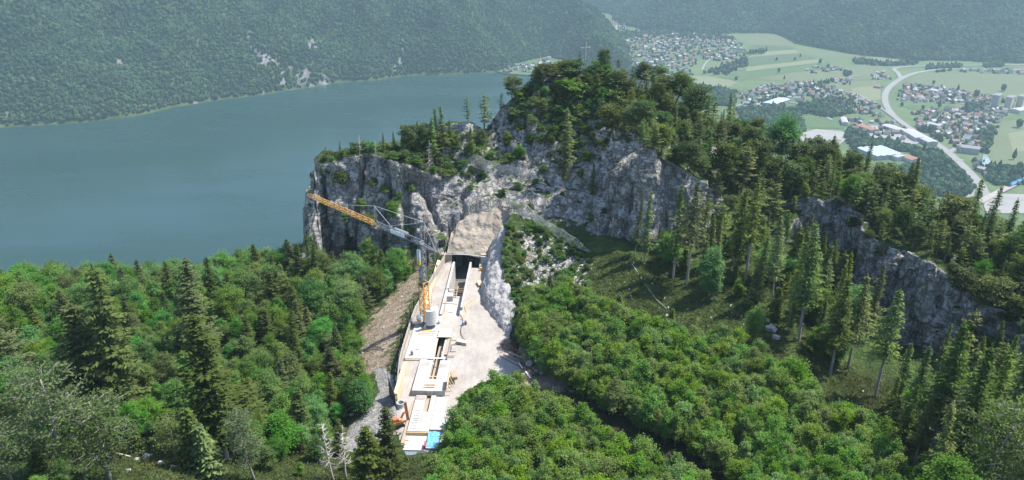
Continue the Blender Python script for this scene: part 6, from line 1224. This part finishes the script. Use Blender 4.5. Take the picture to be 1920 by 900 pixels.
# train
tr0, tr1 = G(1892, 352, VZ), G(1925, 338, VZ); d = (tr1-tr0); L = d.length; ra = math.atan2(d.y, d.x); trn = empty('train', (tr0.x, tr0.y, VZ+3), ra, 'blue and white train on the line at the right edge', 'train'); tb = simple('train_blue', (.03, .20, .55), .4, .1, .1)
nco = 3; cl = L/nco
for k in range(nco):
    b = MB(); prof = [(-1.5, 0), (1.5, 0), (1.6, 1.2), (1.55, 3.0), (1.0, 3.8), (-1.0, 3.8), (-1.55, 3.0), (-1.6, 1.2)]; n_ = len(prof); x0, x1 = k*cl+.4, (k+1)*cl-.4
    b.add([(x0, y*1.5, z*1.4) for y, z in prof]+[(x1, y*1.5, z*1.4) for y, z in prof], [tuple(range(n_-1, -1, -1)), tuple(range(n_, 2*n_))]+[(i, (i+1) % n_, (i+1) % n_+n_, i+n_) for i in range(n_)]); co_ = b.build('coach', tb, trn)
    for s in (-1, 1): b = MB(); b.box(((x0+x1)/2, s*2.43, 3.3), ((x1-x0)*.9, .12, 1.1)); b.build('window_band', M['white'], co_)
road([(1830, 384), (1892, 352), (1960, 322)], 12, VZ+2.4, 'railway', simple('ballast_bed', (.30, .27, .24), .95, .15, .1))
# woods and single trees of the valley
WOODS = [([(1470, 212), (1500, 198), (1560, 186), (1600, 192), (1602, 212), (1560, 222), (1512, 214), (1480, 226)], 9), ([(1380, 206), (1470, 200), (1500, 224), (1510, 244), (1490, 262), (1400, 250)], 9), ([(1590, 244), (1640, 262), (1710, 278), (1764, 286), (1776, 300), (1740, 306), (1690, 284), (1600, 280), (1580, 262)], 8), ([(1700, 312), (1770, 304), (1826, 330), (1836, 352), (1800, 372), (1700, 370), (1640, 330)], 9), ([(1850, 310), (1880, 316), (1990, 310), (1990, 336), (1880, 352), (1852, 340)], 8), ([(1580, 136), (1600, 140), (1585, 146)], 9), ([(1738, 126), (1800, 122), (1804, 130), (1760, 136), (1736, 132)], 10), ([(1844, 118), (1880, 116), (1882, 126), (1846, 128)], 10),
  ([(1600, 112), (1650, 118), (1720, 118), (1720, 122), (1640, 124), (1604, 120)], 11), ([(1320, 138), (1400, 108), (1404, 122), (1360, 142)], 14), ([(1800, 206), (1840, 196), (1850, 206), (1812, 216)], 11), ([(1836, 250), (1872, 240), (1850, 290), (1836, 288)], 10), ([(1712, 240), (1744, 246), (1770, 268), (1750, 268)], 10), ([(1060, 128), (1170, 124), (1230, 140), (1300, 160), (1380, 172), (1380, 200), (1200, 190), (1060, 150)], 9), ([(1150, 62), (1240, 58), (1330, 62), (1390, 76), (1330, 76), (1250, 70), (1160, 74)], 13), ([(1420, 190), (1560, 150), (1570, 154), (1430, 200)], 16)]
wp = []; r = np.random.default_rng(77)
for q, sp in WOODS:
    w_ = [(p.x, p.y) for p in GV(q)]; x0, x1 = min(a for a, _ in w_), max(a for a, _ in w_); y0, y1 = min(a for _, a in w_), max(a for _, a in w_); gx, gy = np.meshgrid(np.arange(x0, x1, sp), np.arange(y0, y1, sp)); gx = (gx+r.uniform(-.5, .5, gx.shape)*sp).ravel(); gy = (gy+r.uniform(-.5, .5, gy.shape)*sp).ravel(); m = inpoly(gx, gy, w_) & (seg_dist(gx, gy, [(p.x, p.y) for p in roadpts], False) > 16); wp.append(np.stack([gx[m], gy[m]], -1))
# garden trees between the houses
hx = np.array([(h[0], h[1]) for h in hs]); k = r.integers(0, len(hx), int(len(hx)*2.4)); gt = hx[k]+rdir(len(k), r)[:, :2]*r.uniform(10, 15, len(k))[:, None]; gt = gt[seg_dist(gt[:, 0], gt[:, 1], [(p.x, p.y) for p in roadpts], False) > 15]
for nm, pts, s0, lb in (('valley_woods', np.concatenate(wp), 5.4, 'woods and hedges of the valley floor'), ('garden_trees', gt, 3.6, 'garden trees between the houses of the valley')):
    n = len(pts); s = s0*r.uniform(.6, 1.3, n); o = gn_instances(nm, np.concatenate([pts, np.full((n, 1), VZ)], 1), np.stack([s, s, s*r.uniform(.9, 1.4, n)], -1), np.stack([np.zeros(n), np.zeros(n), r.uniform(0, 6, n)], -1), FARM); tag(o, lb, 'trees'); print(nm, n)
def far_trunk(): b = MB(); b.tube([(0, 0, -.6), (0, 0, .5)], [.09, .06], 6); me = b.mesh('far_trunk'); me.materials.append(M['bark']); return me
ft = far_trunk()
for i, (px, py, s) in enumerate([(1407+5*k, 103-k*.4, 8) for k in range(6)]+[(1428, 100, 8), (1436, 99, 8)]+[(1456, 114, 5), (1460, 136, 6), (1316, 94, 6), (1240, 108, 7), (1266, 96, 7), (1552, 128, 6), (1537, 120, 7), (1500, 108, 5), (1490, 114, 5), (1600, 118, 7), (1700, 122, 8), (1795, 172, 7), (1750, 158, 5), (1880, 172, 9), (1830, 182, 8), (1760, 204, 8), (1812, 206, 9), (1690, 200, 5), (1730, 206, 5), (1900, 300, 8), (1910, 240, 9), (1380, 152, 6), (1345, 140, 6), (1470, 150, 5)]):
    g_ = G(px, py, VZ); row = i < 8
    o = empty('field_tree', (g_.x, g_.y, VZ+s*.6), random.uniform(0, 6), ('tree of the dark row standing in the pale meadows' if row else 'lone %s tree on the valley floor %s' % ('small' if s < 6 else ('tall' if s > 7 else 'round'), 'left of the road bend' if px < 1640 else 'right of the road bend')), 'tree', 'field trees of the valley'); o.scale = (s*.8, s*.8, s*1.1)
    for nm, me in (('trunk', ft), ('crown', FARM[i % 8])): c = bpy.data.objects.new(nm, me); COL.objects.link(c); c.parent = o
# ------------------------------------------------------------------ labels that single out each scattered plant and house
_one = 'zeroth first second third fourth fifth sixth seventh eighth ninth tenth eleventh twelfth thirteenth fourteenth fifteenth sixteenth seventeenth eighteenth nineteenth'.split()
_ten = {20: 'twent', 30: 'thirt', 40: 'fort', 50: 'fift', 60: 'sixt'}
def ordinal(n):
    if n < 20: return _one[n]
    t = _ten.get(n//10*10, 'sevent'); return t+'ieth' if n % 10 == 0 else t+'y-'+_one[n % 10]
LAND = [('the log heap', 985, 690), ('the blue tarpaulin', 815, 812), ('the brown formwork', 836, 722), ('the pale slope rocks', 1446, 618), ('the fallen log', 1210, 530), ('the solitary tall spruce', 1650, 640), ('the twin-trunk spruce', 1745, 730), ('the rubble slope', 1040, 490), ('the tower crane', 792, 560), ('the soil bank', 705, 610), ('the gravel track', 690, 790), ('the ragged dark fir', 230, 600), ('the tall layered fir', 385, 600), ('the huge foreground fir', 425, 730), ('the wispy grey pine', 210, 820), ('the bleached dead trees', 635, 850), ('the left cliff edge', 600, 380), ('the board fence end', 742, 740),
 ('the summit cross', 1097, 100), ('the pale rock horn', 868, 240), ('the big grey cliff', 1210, 360), ('the pale leafy slope tree', 1334, 500), ('the round crest tree', 1462, 250), ('the right cliff', 1580, 400), ('the lower right rock face', 1690, 560), ('the umbrella pine', 1712, 380), ('the rim path end', 1860, 470), ('the left edge', 20, 650), ('the upper net', 930, 315), ('the brush pile', 664, 750), ('the thicket middle', 1230, 720), ('the thicket corner', 1600, 860), ('the bottom edge middle', 1060, 880), ('the left clifftop bushes', 720, 285), ('the clearing rocks', 275, 858), ('the skyline pine pair', 893, 200), ('the big dark crest pine', 1262, 165)]
def bearing(dx, dy):
    h = 'left of' if dx < 0 else 'right of'; v = 'above' if dy < 0 else 'below'
    return h if abs(dx) > abs(dy)*1.2 else v
buck = {}
for o, noun, p in AUTO:
    x, y, _ = proj(p); x, y = x[0], y[0]; nm, lx, ly = min(LAND, key=lambda l: (l[1]-x)**2+(l[2]-y)**2)
    noun = noun.split(' growing')[0]; buck.setdefault((noun, nm, bearing(x-lx, y-ly)), []).append((math.hypot(x-lx, y-ly), o))
for (noun, nm, br), L in buck.items():
    L.sort(key=lambda q: q[0])
    for i, (_, o) in enumerate(L): o['label'] = '%s, %s %s %s' % (noun, ('nearest' if len(L) > 1 and i == 0 else (ordinal(i+1)+' nearest' if len(L) > 1 else 'just')), br, nm)
buck = {}
for o, wn, rn, wh, x, y in HAUTO: buck.setdefault((wn, rn, wh), []).append((proj((x, y, VZ))[0][0], o))
for (wn, rn, wh), L in buck.items():
    L.sort(key=lambda q: q[0])
    for i, (_, o) in enumerate(L): o['label'] = '%s house, %s roof, %s%s' % (wn, {'pale': 'pale', 'dark': 'blackish'}.get(rn, rn), ('' if len(L) == 1 else ordinal(i+1)+' from left '), wh.replace('at the foot of the mountain', 'below the mountain'))
buck = {}
for o in [o for o in bpy.data.objects if o.get('group') == 'field trees of the valley']: buck.setdefault(o['label'], []).append((proj(o.location)[0][0], o))
for lb, L in buck.items():
    L.sort(key=lambda q: q[0])
    for i, (_, o) in enumerate(L): o['label'] = lb if len(L) == 1 else '%s, %s from left' % (lb.replace(' on the valley floor', ' in the valley'), ordinal(i+1))
# ------------------------------------------------------------------ haze: the humid summer air of the valley
b = MB(); b.box((400, 2600, (-382+150)/2), (7600, 5640, 150+382))
hz = NT('summer_haze'); v = hz.n('VolumePrincipled'); v.inputs['Density'].default_value = 1.3e-4; v.inputs['Color'].default_value = (.39, .53, .61, 1); v.inputs['Anisotropy'].default_value = .15
hz.t.links.new(v.outputs[0], hz.out.inputs['Volume'])
tag(b.build('haze', hz.m), kind='stuff')
